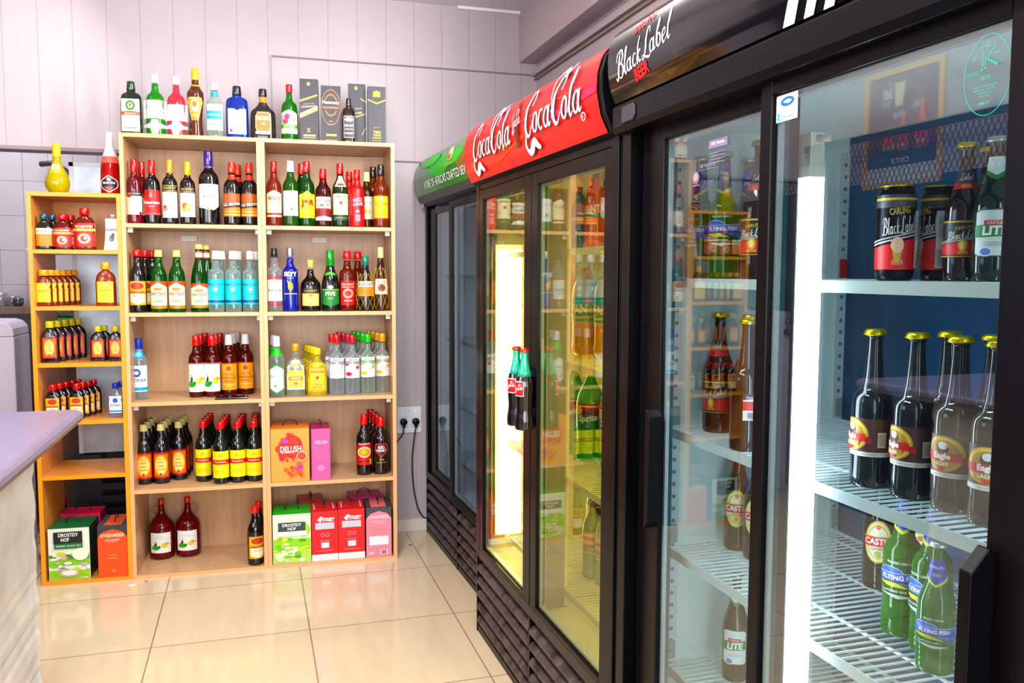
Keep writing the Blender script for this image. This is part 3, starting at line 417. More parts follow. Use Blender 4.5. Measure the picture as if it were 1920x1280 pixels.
 'round_label_liqueur': V('spirit', .307, .077, ('#120806', 'g'), ('#D8141C', 'g'), [L(.17, .54, 1.15, 0, [('R', 0, .0, 1, .9, '#C8201A'), ('T', 'SQUADRON', .5, .95, .09, '#F0EDE4', .96, 0, .02), ('E', .5, .58, .42, .24, '#F2E6D0'), ('E', .5, .58, .34, .19, '#F29A2A'), ('E', .46, .6, .18, .1, '#F8C04A'), ('R', .1, .14, .9, .17, '#2A0E0A'), ('R', .8, .02, .93, .28, '#D8D85A')])], capr=1.15),
 'heart_label_rum': V('spirit', .290, .086, ('#120808', 'g'), ('#C81420', 'g'), [L(.16, .56, .95, 0, [('P', [(.5, .34), (.05, .66), (.08, .92), (.3, .99), (.5, .93), (.7, .99), (.92, .92), (.95, .66)], '#D82030'), ('P', [(.5, .40), (.12, .68), (.15, .88), (.32, .93), (.5, .88), (.68, .93), (.85, .88), (.88, .68)], '#20181A'), ('T', 'RED', .5, .80, .12, '#F0EEE8', .5, 0, .03), ('T', 'HEART', .5, .66, .11, '#F0EEE8', .6, 0, .03), ('T', 'RUM', .5, .26, .07, '#C8A868', .4), ('R', .2, .12, .8, .14, '#C8A868')])], capr=1.2),
 'wine_jug': V('jug', .298, .122, ('#7A0614', 't'), ('#B81420', 'g'), [L(.12, .46, .85, 0, green_girl())], n=32),
 'commando_wine': V('sherry', .287, .077, ('#0B0708', 'g'), ('#D01424', 'g'), [L(.12, .50, 1.2, 0, commando())], capr=1.2),
 'pear_bottle': V('pear', .226, .106, ('#D8C81A', 't'), ('#F4C808', 's'), [L(.40, .58, .62, 0, [('R', 0, 0, 1, .42, '#F0B414'), ('R', 0, .42, 1, 1, '#F4ECC8'), ('E', .4, .72, .07, .12, '#E07A4A')], name='neck_label'), L(.19, .215, .3, 0, [('T', 'ID', .5, .5, .9, '#F4F4E8')], name='lettering')]),
 'pink_champagne': V('champ', .284, .085, ('#C00A22', 't'), ('#E6DCE0', 's'), [L(.02, .30, 1.05, 0, [('P', [(.5, 0), (.92, .28), (1, .5), (.92, .72), (.5, 1), (.08, .72), (0, .5), (.08, .28)], '#E6DCDC'), ('P', [(.5, .06), (.86, .30), (.93, .5), (.86, .70), (.5, .94), (.14, .70), (.07, .5), (.14, .30)], '#1C1418'), ('T', 'MARTINI', .5, .56, .13, '#F0E8E8', .84, 0, .03), ('P', [(.25, .35), (.75, .35), (.5, .1)], '#D85A5A'), ('E', .5, .76, .10, .09, '#E8D8D8')]), L(.50, .60, 1.5, 0, [('R', 0, 0, 1, 1, '#F0605A')], name='neck_label')], capr=1.08),
 'dark_flask': V('flask', .160, .063, ('#1A1A14', 'b'), ('#124A5E', 'g'), [L(.10, .60, 1.05, 0, [('R', 0, 0, 1, .66, '#EE8A1E'), ('R', 0, .66, 1, 1, '#F0E8C8'), ('T', 'KLIPDRIFT', .5, .82, .10, '#3A5A34', .84), ('T', 'GOLD', .5, .46, .06, '#F6D8A8', .4)])], depth=.6, e=3.5, capr=1.75),
 'red_flask': V('flask', .160, .068, ('#7A2408', 't'), ('#CC101A', 'g'), [L(.08, .62, 1.05, 0, redlab2())], depth=.6, e=3.2, capr=1.85),
 'large_red_flask': V('flask', .189, .088, ('#8A2A08', 't'), ('#C00E18', 'g'), [L(.08, .64, 1.05, 0, redlab2())], depth=.55, e=3.2, capr=1.5),
 'yellow_flask': V('flask', .165, .068, ('#A03C0C', 't'), ('#F2A80E', 's'), [L(.11, .64, .86, 0, yellowlab())], depth=.5, e=3.4, capr=1.9),
 'yellow_flask_large': V('flask', .200, .087, ('#B04A10', 't'), ('#F2A80E', 's'), [L(.08, .56, .80, 0, yellowlab())], depth=.5, e=3.4, capr=1.5),
 'port_flask': V('flask', .190, .077, ('#120A10', 'g'), ('#CCC022', 's'), [L(.10, .62, .84, 0, orangeport())], depth=.5, e=3.4, capr=1.4),
 'small_port_flask': V('flask', .163, .069, ('#120A10', 'g'), ('#CCC022', 's'), [L(.10, .62, .84, 0, orangeport())], depth=.5, e=3.4, capr=1.4),
 'brandy_flask': V('flask', .163, .068, ('#0C0810', 'g'), ('#D01424', 'g'), [L(.10, .62, .84, 0, commando())], depth=.5, e=3.4, capr=1.4),
 'zorba_flask': V('flask', .160, .062, ('#D0D8E0', 'c'), ('#1834A8', 's'), [L(.12, .62, .9, 0, [('R', 0, 0, 1, 1, '#EEF4F8'), ('R', 0, .06, 1, .16, '#2AA0D0'), ('E', .5, .74, .2, .14, '#2A58B0'), ('T', 'ZORBA', .5, .46, .12, '#5A6A88', .86)])], depth=.5, e=3.0, capr=1.4),
 # fridge stock
 'black_can': V('can', .166, .066, ('#17171C', 'm'), ('#D8B83A', 'm'), [L(.05, .90, 1.5, 0, [('R', 0, .84, 1, 1, '#3A3C42'), ('R', 0, .93, 1, .96, '#D8B83A')]+bl_body()[2:8]+[('T', 'BEER', .48, .17, .06, '#F2B48A', .18), ('E', .47, .38, .10, .10, '#F8C8A8'), ('R', .78, .10, .98, .80, '#D4D8DE'), ('T', 'ALCOHOL ABUSE IS', .83, .60, .022, '#333333', .4, PI/2), ('T', 'DANGEROUS TO', .875, .60, .022, '#333333', .4, PI/2), ('T', 'YOUR HEALTH', .92, .60, .022, '#333333', .4, PI/2)]+[('R', .80, .13+.017*i, .96, .137+.017*i, '#444444') for i in range(12)])], n=36),
 'black_label_bottle': V('beer', .232, .063, ('#181012', 'b'), ('#D8B83A', 'm'), [L(.17, .44, 1.5, 0, bl_body()), L(.66, .80, 1.35, 0, [('R', 0, 0, 1, 1, '#3A3236'), ('R', 0, 0, 1, .34, '#B01A24'), ('S', 'Label', .5, .64, .40, '#F0EEE8', .8), ('T', 'BEER', .5, .16, .16, '#E8C65A', .5)], name='neck_label')], crown=True),
 'big_black_label_bottle': V('beer', .285, .075, ('#20100C', 'b'), ('#D8B83A', 'm'), [L(.17, .44, 1.5, 0, bl_body()), L(.64, .78, 1.35, 0, [('R', 0, 0, 1, 1, '#2A2226'), ('R', 0, 0, 1, .34, '#C81A24'), ('S', 'Label', .5, .64, .40, '#F0EEE8', .8)], name='neck_label')], crown=True),
 'plain_brown_bottle': V('lager', .281, .070, ('#1E1410', 'b'), ('#D8CC3A', 'm'), [L(.24, .44, .5, 0, [('R', 0, 0, 1, 1, '#ECEAE6'), ('R', 0, .38, 1, .72, '#D8302A'), ('P', [(0, .78), (1, .86), (1, 1), (0, 1)], '#20202A'), ('T', 'Black Label', .55, .88, .08, '#FFFFFF', .7)]+[('R', .3+.08*i, .08, .34+.08*i, .30, '#444444') for i in range(6)])], crown=True),
 'lite_bottle': V('beer', .232, .063, ('#08281C', 'b'), ('#C8D0CC', 'm'), [L(.17, .50, .98, 0, lite()), L(.70, .86, 1.3, 0, [('P', [(0, .3), (.5, 0), (1, .3), (1, 1), (0, 1)], '#DCE6E0'), ('P', [(0, .3), (.5, 0), (1, .3), (1, .5), (.5, .2), (0, .5)], '#0F7A44')], name='neck_label')], crown=True),
 'eagle_bottle': V('lager', .280, .072, ('#0C1A1E', 'b'), ('#DCC83A', 'm'), [L(.20, .44, 1.7, 0, eagle())], crown=True, n=36),
 'castle_bottle': V('beer', .270, .068, ('#1C1812', 'b'), ('#DCC83A', 'm'), [L(.22, .56, .86, 0, castle())], crown=True),
 'fish_bottle': V('lager', .290, .072, ('#10802A', 't'), ('#C8D4D4', 'm'), [L(.24, .52, 1.4, 0, flyingfish()), L(.66, .90, 2.2, 0, [('P', [(0, .3), (.5, 0), (1, .3), (1, 1), (0, 1)], '#1A3C9C'), ('P', [(0, .3), (.5, 0), (1, .3), (1, .4), (.5, .1), (0, .4)], '#D8DC3A'), ('T', 'Flying', .5, .7, .14, '#B8D0F0', .5), ('T', 'FISH', .5, .52, .14, '#F0F4FA', .5)], name='neck_label')], crown=True),
 'small_fish_bottle': V('beer', .225, .061, ('#1E8C22', 't'), ('#C8D4D4', 'm'), [L(.20, .46, 1.4, 0, flyingfish()), L(.66, .86, 1.3, 0, [('P', [(0, .3), (.5, 0), (1, .3), (1, 1), (0, 1)], '#1A3CA8'), ('P', [(0, .3), (.5, 0), (1, .3), (1, .4), (.5, .1), (0, .4)], '#D8DC3A'), ('T', 'FLYING FISH', .5, .74, .12, '#F0F4FA', .7), ('T', 'BEER', .5, .46, .10, '#D8DC3A', .4)], name='neck_label')], crown=True),
 'orange_soda': V('pet', .235, .066, ('#F06A10', 'g'), ('#2AA0C8', 's'), [L(.36, .62, 1.3, 0, [('R', 0, 0, 1, 1, '#E8600E'), ('P', [(0, .3), (1, .4), (1, .2), (0, .1)], '#2CA040'), ('T', 'FANTA', .5, .6, .42, '#F4F4F0', .84, .1, .05)])]),
 'pineapple_soda': V('pet', .330, .100, ('#F2B010', 'g'), ('#E4E8F2', 's'), [L(.36, .62, 1.4, 0, [('R', 0, 0, 1, 1, '#4AA81E'), ('P', [(.12, .18), (.9, .26), (.86, .16), (.2, .1)], '#E8D81E'), ('T', 'FANTA', .5, .52, .40, '#F6E2B0', .80, .06, .05), ('E', .6, .86, .16, .1, '#F0701A')])]),
 'lemon_soda': V('pet', .330, .100, ('#2AD832', 't'), ('#30B83A', 's'), [L(.36, .64, 1.4, 0, [('R', 0, 0, 1, 1, '#1E7A34'), ('R', 0, .55, 1, 1, '#6A2A4A'), ('E', .2, .72, .1, .16, '#E8C81E'), ('E', .75, .75, .12, .16, '#D8203A'), ('T', 'Sprite', .45, .42, .32, '#F4F8F4', .7, .12, .04, .2), ('R', .1, .86, .9, .92, '#E8D83A')])]),
 'ginger_soda': V('pet', .262, .068, ('#C8D890', 't'), ('#3A3030', 's'), [L(.34, .62, 1.3, 0, [('R', 0, 0, 1, 1, '#F0D01E'), ('R', 0, .62, 1, .8, '#D8602A'), ('T', 'Stoney', .5, .36, .3, '#5A4A1A', .7, .08, .03, .2)])]),
 'blue_soda': V('pet', .225, .064, ('#1A90B8', 'g'), ('#1A6AA0', 's'), [L(.36, .62, 1.3, 0, [('R', 0, 0, 1, 1, '#1A7AA8'), ('R', .1, .4, .9, .6, '#D8ECF4')])]),
}
PROTO = {}
def proto(kind):
    if kind in PROTO: return PROTO[kind]
    s = K[kind]; h, R = s['h'], s['d']/2; pts, cs = PROF[s['prof']]; P = chaikin(pts); e, dy, n = s['e'], s['depth'], s['n']; parts = []
    bc = s['body']; body = [(r*R, z*h) for z, r in P if z <= cs+.03]
    # shoulders of flat bottles turn round at the neck
    mb = MB()
    def ring(r, z):
        t = z/h; nk = 0 if t < .6 else min(1, (t-.6)/.18); ee = e+(2-e)*nk; dd = dy+(min(1, R*.40/max(r, 1e-5))-dy)*nk if dy < 1 else 1
        o = []
        for k in range(n):
            a = 2*PI*k/n; ca, sa = math.cos(a), math.sin(a); q = (abs(ca)**ee+abs(sa)**ee)**(-1/ee) if ee != 2 else 1
            o.append((r*q*ca, r*q*sa*dd, z))
        return o
    vs = []; 
    for r, z in body: vs += ring(r, z)
    m = len(body); fs = [(i*n+k, i*n+(k+1) % n, (i+1)*n+(k+1) % n, (i+1)*n+k) for i in range(m-1) for k in range(n)]+[tuple(range(n))[::-1], tuple((m-1)*n+k for k in range(n))]
    mb.add(vs, fs, M(*bc), True); mb.sm[-1] = mb.sm[-2] = False
    parts.append(('can_body' if s['prof'] == 'can' else 'bottle_body', mb.mesh('bottle_body')))
    cc = s['cap']; mb = MB(); rn = rad_at(P, cs)*R*s['capr']
    if s['prof'] == 'can':
        mb.lathe([(R*.84, h*.982), (R*.87, h*.988), (R*.87, h), (R*.83, h), (R*.80, h*.985), (0.0005, h*.985)], M(*cc), 28); parts.append(('can_lid', mb.mesh('can_lid')))
    elif s['crown']:
        mb.lathe([(rn*1.16, h*.962), (rn*1.18, h*.972), (rn*1.02, h*.992), (rn*.9, h), (.0005, h)], M(*cc), 32, flute=.07); parts.append(('crown_cap', mb.mesh('bottle_cap')))
    else:
        rt = max(rad_at(P, .99)*R*s['capr'], rn*.86)
        if cs < .7: mb.lathe([(rad_at(P, q)*R*1.05+.0006, q*h) for q in [cs+(.97-cs)*i/10 for i in range(11)]]+[(R*.335, h*.985), (R*.33, h), (.0005, h)], M(*cc), 24)
        else: mb.lathe([(rn*1.0, h*cs), (rn*1.03, h*(cs+.004)), (rt*1.02, h*.985), (rt*.96, h), (.0005, h)], M(*cc), 20)
        parts.append(('bottle_cap', mb.mesh('bottle_cap')))
    for zf, rf, c in s['rings']:
        mb = MB(); mb.lathe([(R*rf*.8, h*(zf-.012)), (R*rf, h*(zf-.006)), (R*rf, h*(zf+.006)), (R*rf*.8, h*(zf+.012))], c, 24); parts.append(('neck_ring', mb.mesh('neck_ring')))
    for z0, z1, wd, bg, prims, off, nm in s['labels']:
        rm = max(rad_at(P, z) for z in (z0, (z0+z1)/2, z1))*R; Wd = wd*2*rm; Hd = (z1-z0)*h; mb = MB()
        def fm(x, y, li):
            z = z0*h+y; r = rad_at(P, z/h)*R; o = .0005+.00025*li
            if dy < 1 and z/h < .68:
                t = min(.985, abs(x)/r); yy = r*dy*(1-t**e)**(1/e); return (x, -(yy+o), z)
            a = x/max(rm, 1e-4); return ((r+o)*math.sin(a), -(r+o)*math.cos(a), z)
        art(mb, prims, fm, Wd, Hd, .005, 5 if s['prof'] in ('curvy', 'pear', 'cogn', 'champ', 'tallgreen') or nm != 'label' else 2)
        parts.append((nm, mb.mesh('bottle_label')))
    if kind.startswith('netted'):
        mb = MB()
        for k in range(8):
            for sg in (1, -1):
                pts = []
                for i in range(25):
                    z = h*(.02+.66*i/24); a = 2*PI*k/8+sg*1.9*i/24; rr = rad_at(P, z/h)*R+.0022; pts.append((rr*math.sin(a), -rr*math.cos(a), z))
                mb.tube(pts, .0009, '#D8A82A', 4)
        parts.append(('gold_netting', mb.mesh('gold_netting')))
    PROTO[kind] = parts; return parts
def bottle(kind, x, y, z, rz, label, group=None, name='liquor_bottle', cat='bottle', sc=1.0):
    r = empty(name, (x, y, z), rz); tag(r, label, cat, group)
    if sc != 1: r.scale = (1, 1, sc)
    for pn, me in proto(kind):
        o = bpy.data.objects.new(pn, me); COL.objects.link(o); o.parent = r
    return r
TH = math.atan(-.0483)
def SH(u, v, z=0): return Vector((u*math.cos(TH)-v*math.sin(TH), 4.2564+u*math.sin(TH)+v*math.cos(TH), z))
# ------------------------------------------------------------------ the room
def struct(name, mb, **k): return tag(mb.build(name, **k), kind='structure')
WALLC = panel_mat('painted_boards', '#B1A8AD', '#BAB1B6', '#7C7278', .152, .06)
WALLR = noise_mat('painted_plaster', '#B8A9AC', '#C2B4B4', (1, 1, 1), 2, .5)
FLOOR = tile_mat('polished_floor_tiles', '#E2D2B6', '#DECDB0', '#948670', .6, .6, (-.4039, 4.0646), mort=.0028, rough=.10, cloud=.22)
TILES = tile_mat('kitchen_wall_tiles', '#C9BFC4', '#C4BAC0', '#8A7F86', .135, .203, (-1.281, 1.98), rot=True, mort=.0016, rough=.2, cloud=.1)
struct('floor', bx(-3.2, -3.2, -.1, 1.6, 6.2, 0, FLOOR))
struct('ceiling', bx(-3.2, -3.2, 2.9, 1.6, 6.2, 3.0, M('#E8E2E4', 'r')))
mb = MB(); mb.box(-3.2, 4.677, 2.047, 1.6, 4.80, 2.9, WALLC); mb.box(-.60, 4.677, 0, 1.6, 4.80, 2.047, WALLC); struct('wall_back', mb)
struct('wall_right', bx(1.56, -3.2, 0, 1.66, 4.677, 2.9, WALLR))
struct('wall_kitchen', bx(-3.2, 5.7, 0, 1.6, 5.8, 2.9, TILES))
struct('wall_front', MB().box(-3.2, -3.2, 2.75, 1.6, -3.1, 2.9, WALLR).box(-3.2, -3.2, 0, -2.6, -3.1, 2.75, WALLR))
mb = MB(); WX = -1.80
DADO = M('#262C3C', 's'); mb.box(WX-.1, -3.1, 0, WX, 5.7, 1.15, DADO); mb.box(WX-.1, -3.1, 2.35, WX, 5.7, 2.9, WALLR); mb.box(WX-.1, -3.1, 1.15, WX, 1.2, 2.35, WALLR); mb.box(WX-.1, 3.12, 1.15, WX, 5.7, 1.99, DADO); mb.box(WX-.1, 3.12, 1.99, WX, 5.7, 2.35, WALLR)
struct('wall_left', mb)
mb = MB()
for a, b in ((1.2, 1.24), (2.14, 2.18), (3.08, 3.12)): mb.box(WX-.06, a, 1.15, WX-.02, b, 2.35, '#E4E4E8')
for a, b in ((1.15, 1.19), (2.31, 2.35)): mb.box(WX-.06, 1.2, a, WX-.02, 3.12, b, '#E4E4E8')
w1 = struct('window_1', mb); tag(bx(WX-.045, 1.24, 1.19, WX-.041, 3.08, 2.31, M('#E8F0F8', 'w')).build('window_pane', w1), label='clear window glass')
struct('baseboard_back', bx(.66, 4.667, 0, 1.56, 4.677, .068, M('#D9D2CC', 's')))
# boxed beam and the moulding beneath it on the right
struct('trim_1', bx(1.455, -3.1, 2.625, 1.56, 4.677, 2.9, WALLR))
struct('trim_2', MB().box(1.530, -3.1, 2.555, 1.56, 4.677, 2.585, WALLR).box(1.545, -3.1, 2.535, 1.56, 4.677, 2.548, M('#8A7A70', 'r')))
TR = M('#7E727A', 'r')
struct('trim_3', MB().box(.118, 4.672, 2.558, 1.56, 4.677, 2.566, TR).box(.112, 4.672, 2.06, .118, 4.677, 2.566, M('#A89CA4', 'r')))
struct('trim_4', bx(.68, 4.672, 2.048, 1.56, 4.677, 2.056, TR))
struct('trim_5', bx(-3.2, 4.668, 2.035, -.60, 4.80, 2.052, M('#8E8288', 'r')))
struct('trim_6', bx(1.10, 4.655, 2.885, 1.46, 4.677, 2.9, M('#F2EEF0', 'r')))

# ------------------------------------------------------------------ serving counter on the left
def counter():
    r = empty('serving_counter', (-1.0, 1.5, 0)); tag(r, 'lilac grey topped serving counter on a rough white plaster wall in the left foreground', 'counter')
    top = MB(); y1 = 2.73-1.5; xr = -.48+1.0; p = []
    for k in range(7):
        a = -PI/2+PI*k/6; p.append((xr-.021+.021*math.cos(a), 1.029+.021*math.sin(a)))
    poly = [(-.78, 1.008)]+p+[(-.78, 1.05)]
    top.prism(poly, -2.2, y1, noise_mat('counter_laminate', '#6A6276', '#736B80', (1, 1, 1), 40, .28, 3), 'y')
    top.build('countertop', r, bevel=.006)
    # rough plaster wall below; its edge is ragged
    mb = MB(); random.seed(3); n = 60; v = []; P = noise_mat('rough_plaster', '#C9C6C6', '#DCD8D2', (1, 1, 1), 9, .8, 8, bump=.8)
    for i in range(n+1):
        z = 1.008*i/n; w = .004*(random.random()-.5)+.0015*math.sin(i*.9)
        v += [(-.62, y1-.36+w, z), (.455+w, y1-.33+w, z), (.452+w*.8, y1-.345, z), (.452+w*.5, -2.2, z), (-.62, -2.2, z)]
    fs = [(i*5+k, i*5+(k+1) % 5, (i+1)*5+(k+1) % 5, (i+1)*5+k) for i in range(n) for k in range(5)]+[(4, 3, 2, 1, 0), tuple(n*5+k for k in range(5))]
    mb.add(v, fs, P); mb.build('plaster_base', r)
counter()

# ------------------------------------------------------------------ what stands behind the open shelf unit
tag(MB().box(-1.7, 4.84, 0, -1.158, 5.16, 1.12, M('#D2CBDA', 'r')).prism([(-1.7, 1.12), (-1.158, 1.12), (-1.163, 1.16), (-1.185, 1.19), (-1.22, 1.20), (-1.7, 1.205)], 4.84, 5.16, M('#D2CBDA', 'r'), 'y').build('plaster_pillar', bevel=.008), 'pale lilac plastered pillar with a rounded top at the far left edge', 'pillar')
r = empty('wall_shelf', (-1.4, 5.55, 1.24)); tag(r, 'weathered brown wooden shelf board on the tiled kitchen wall behind the orange unit', 'shelf')
bx(-.4, -.22, -.025, .42, .14, .015, wood('old_board', '#6A5648', '#83705F', .6)).build('board', r)
MB().box(-.1, .0, -.16, -.08, .14, -.025, '#4A4340').box(.26, .0, -.16, .28, .14, -.025, '#4A4340').build('bracket', r)
for i, (x, y, h, rr, c) in enumerate(((-1.352, 5.42, .075, .035, '#D8D4DA'), (-1.30, 5.44, .055, .04, '#C8C4CC'), (-1.262, 5.40, .045, .028, '#3A3A44'))):
    mb = MB(); mb.lathe([(rr*.7, 0), (rr, h*.3), (rr, h), (rr*.92, h), (rr*.9, h*.35), (.001, h*.1)], M(c, 'c' if i < 2 else 'g'), 20)
    tag(mb.build('drinking_glass' if i < 2 else 'small_bowl', loc=(x, y, 1.2553)), ('tall clear drinking glass at the left end of the brown kitchen shelf', 'short clear drinking glass beside the tall one on the kitchen shelf', 'small dark bowl right of the glasses on the kitchen shelf')[i], 'glass' if i < 2 else 'bowl')
tag(bx(-1.45, 5.20, 0, -.99, 5.5, 1.02, wood('brown_cabinet', '#4A2A16', '#6A4022', .5)).build('wooden_cabinet', bevel=.004), 'dark brown wooden cabinet behind the pale pillar', 'cabinet')
SHEET = noise_mat('galvanised_steel', '#A9B7C4', '#D5DEE6', (1, 1, 1), 7, .38, 8, metal=.35)
r = empty('steel_panel', (-.745, 4.80, .5)); tag(r, 'pale galvanised steel cabinet side standing behind the open orange shelf unit', 'panel')
rr = bx(-.118, -.02, .02, .118, .20, 1.49, SHEET).build('sheet', r); MB().box(-.122, -.024, .02, -.102, -.014, 1.495, '#E6ECF2').box(-.122, -.024, 1.475, .118, -.014, 1.495, '#DCE6EC').build('folded_edge', r)
r = empty('metal_cabinet_base', (-.745, 4.82, 0)); tag(r, 'black louvred metal base under the galvanised panel, seen through the bottom bay', 'cabinet base')
bx(-.17, .0, 0, -.03, .22, .50, '#121A26').build('side', r); bx(-.03, .16, 0, .24, .22, .50, '#0C0D10').build('back', r)
for k in range(6): bx(-.03, .0, .05+.065*k, .24, .02, .085+.065*k, '#0E0E10').build('louvre', r)
mb = MB(); mb.box(-1.15, 5.12, 1.56, -.85, 5.5, 1.575, '#DADDE4'); tag(mb.build('white_wall_shelf'), 'thin white shelf high on the tiled wall, seen through the orange unit', 'shelf')
tag(bx(-1.02, 5.16, 1.5752, -.98, 5.2, 1.598, '#C8309A').build('pink_box', bevel=.003), 'small pink box on the thin white wall shelf', 'box')
r = empty('green_crate', (-.965, 5.37, 1.0202)); tag(r, 'bright green crate on the dark wooden cabinet behind the orange unit', 'crate'); bx(-.10, -.15, .0, .10, .12, .15, '#22B82E').build('crate_body', r, bevel=.004); bx(-.11, -.16, .15, .11, .13, .172, '#1EA42A').build('rim', r)
for k, (x, y) in enumerate(((-1.02, 4.72), (-.965, 4.84))):
    bottle('commando_wine', x, y, 0, .3*k, ('dark wine bottle on the floor left of the orange shelf unit', 'dark wine bottle on the floor, just behind the other one left of the orange unit')[k], name='wine_bottle')
# brackets on the tiled wall above the orange unit
for k, (x0, z0, x1, z1) in enumerate(((-1.17, 2.075, -1.02, 2.025), (-.78, 2.06, -.70, 1.96))):
    mb = MB(); mb.tube([(x0, 5.64, z0), ((x0+x1)/2, 5.60, z0+.005), (x1, 5.62, z1)], .017, '#3A3028'); mb.box(x1-.02, 5.6, z1-.03, x1+.02, 5.7, z1+.015, '#2C2622')
    tag(mb.build('pipe_bracket'), ('dark curved pipe bracket on the tiled wall above the yellow bottle', 'dark curved pipe bracket on the tiled wall behind the pink bottle')[k], 'bracket')

# ------------------------------------------------------------------ shelf units
T = .018
W_IN = wood('beige_laminate', '#C29A76', '#D8B28E'); W_ED = M('#E8B084', 's'); W_O = wood('orange_laminate', '#D8904E', '#E6A262'); W_OE = M('#F0A050', 's')
def bookcase(name, label, u0, u1, top, levels, depth, wi, we, backs, z0=0.0):
    o = SH(u0, 0, 0); r = empty(name, o, TH); tag(r, label, 'shelf unit', 'wooden shelf units against the back wall'); w = u1-u0
    def board(nm, x0, za, x1, zb, d=depth, y0=0.0):
        b = MB(); b.box(x0, y0+.0008, za, x1, d, zb, wi); b.box(x0, y0-.0008, za, x1, y0+.0008, zb, we); return b.build(nm, r)
    board('side_panel', 0, z0, T, top); board('side_panel', w-T, z0, w, top)
    board('top_panel', T, top-T, w-T, top); board('bottom_panel', T, z0, w-T, z0+.016)
    for z in levels: board('shelf', T, z-T, w-T, z, depth-.01, .004)
    for za, zb in backs: bx(T, depth-.006, za, w-T, depth, zb, wi).build('back_panel', r)
    return r
UL = (-.5685, .0475, .0485, .679)
b1 = bookcase('bookcase', 'beige wooden shelf unit with yellow labelled wine, between the orange unit and its twin', UL[0], UL[1], 2.0804, [1.6718, 1.2604, .8412, .4254], .395, W_IN, W_ED, [(.016, 2.06)])
b2 = bookcase('bookcase', 'beige wooden shelf unit nearest the fridges, red wine boxes in its bottom bay', UL[2], UL[3], 2.0804, [1.6718, 1.2604, .8412, .4254], .395, W_IN, W_ED, [(.016, 2.06)])
b3 = bookcase('bookcase', 'narrow low orange toned shelf unit with an open back at the left', -.958, -.5695, 1.8048, [1.5489, 1.2921, 1.0327, .7665, .5116], .37, W_O, W_OE, [(1.54, 1.79)])
for b, u in ((b1, .21), (b2, .24)): bx(u, .375, 1.605, u+.075, .387, 1.632, '#F0ECE6').build('shelf_clip', b)
for b in (b1, b2):
    for z in (1.6718, 1.2604, .8412):
        for u in (.02, .585): bx(u, .03, z-T-.022, u+.022, .05, z-T-.0005, '#E8E4DE').build('shelf_clip', b)
Z5 = .0162

# ------------------------------------------------------------------ stock on the shelves
def put(kind, u, v, z, label, group=None, rot=0.0, name='liquor_bottle', cat='bottle'):
    d = K[kind]['d']/2*K[kind]['depth']; p = SH(u, max(v, .012)+d, z+.0004); return bottle(kind, p.x, p.y, p.z, TH+rot, label, group, name, cat)
zt, z1, z2, z3, z4 = 2.0804, 1.6718, 1.2604, .8412, .4254
G = 'bottles along the top of the tall shelf units'
for kind, u, lab in (('green_herbal', -.522, 'flat sided dark green bottle with a cream label, leftmost on top of the tall unit'), ('green_gin', -.420, 'bright green gin bottle with white cap on top of the tall unit'), ('pink_gin', -.328, 'pink gin bottle with pale cap on top of the tall unit'), ('cream_liqueur', -.243, 'curvy brown bottle with tall yellow cap on top of the tall unit'), ('clear_tequila', -.158, 'clear textured bottle with turquoise label and neck on top of the tall unit'), ('blue_gin', -.057, 'square shouldered royal blue bottle with black cap on top of the unit'), ('dark_spiced', .061, 'flat dark brown bottle with orange label and neck band on top of the unit'), ('green_rum', .183, 'green bottle with bright red cap beside the tall black gift box')):
    put(kind, u, .04, zt, lab, G, random.uniform(-.05, .05))
put('square_whiskey', .462, .012, zt, 'small square whiskey bottle with black label, standing in front of the gift boxes', G)
# row 1 left
G = 'wine bottles on the top left shelf'
for kind, u, v, lab in (('rose_wine', -.520, .03, 'rosé bottle with red capsule and cream label, first on the top left shelf'), ('rose_wine', -.502, .125, 'red capsule wine bottle half hidden behind the first rosé on the top left shelf'), ('red_label_wine', -.443, .03, 'dark wine bottle with a plain red label and red capsule'), ('white_label_wine', -.365, .03, 'dark wine bottle with gold capsule and a white label showing a small pink picture'), ('orange_label_wine', -.287, .03, 'red wine bottle with gold capsule and an orange splash on its white label'), ('magnum_wine', -.193, .03, 'extra large black wine bottle with purple cap and white label'), ('orange_cap_sherry', -.088, .03, 'black sherry bottle with orange cap, left one of the front pair'), ('orange_cap_sherry', -.066, .125, 'orange capped black sherry bottle hidden behind the front pair'), ('orange_cap_sherry', -.008, .03, 'black sherry bottle with orange cap, right one of the front pair beside the panel')):
    put(kind, u, v, z1, lab, G, random.uniform(-.05, .05), 'wine_bottle')
G = 'whisky bottles on the top right shelf'
for kind, u, v, lab in (('cream_label_whisky', .105, .03, 'amber whisky bottle, dark red cap and cream label, first on the top right shelf'), ('white_horse_whisky', .183, .03, 'green whisky bottle with white cap and white label'), ('yellow_label_whisky', .259, .03, 'green whisky bottle with bright yellow label and red letters'), ('yellow_label_whisky', .236, .125, 'red capped green bottle almost hidden behind the yellow labelled whisky'), ('red_white_whiskey', .337, .03, 'short red liqueur bottle with a red and white label and red cap'), ('cream_green_whiskey', .419, .03, 'green whiskey bottle with cream label and a pennant label on the neck'), ('red_sleeve', .500, .02, 'bottle wrapped in an all red sleeve, the front one of two'), ('red_sleeve', .468, .11, 'bottle wrapped in an all red sleeve, behind the front one'), ('cream_cap_whisky', .553, .10, 'whisky bottle with cream cap partly hidden right of the red sleeve'), ('yellow_label_amber', .618, .03, 'amber whisky bottle with yellow label and black cap, last on the top right shelf'), ('yellow_label_amber', .588, .125, 'black capped amber bottle hidden behind the last yellow labelled one')):
    put(kind, u, v, z1, lab, G, random.uniform(-.05, .05))
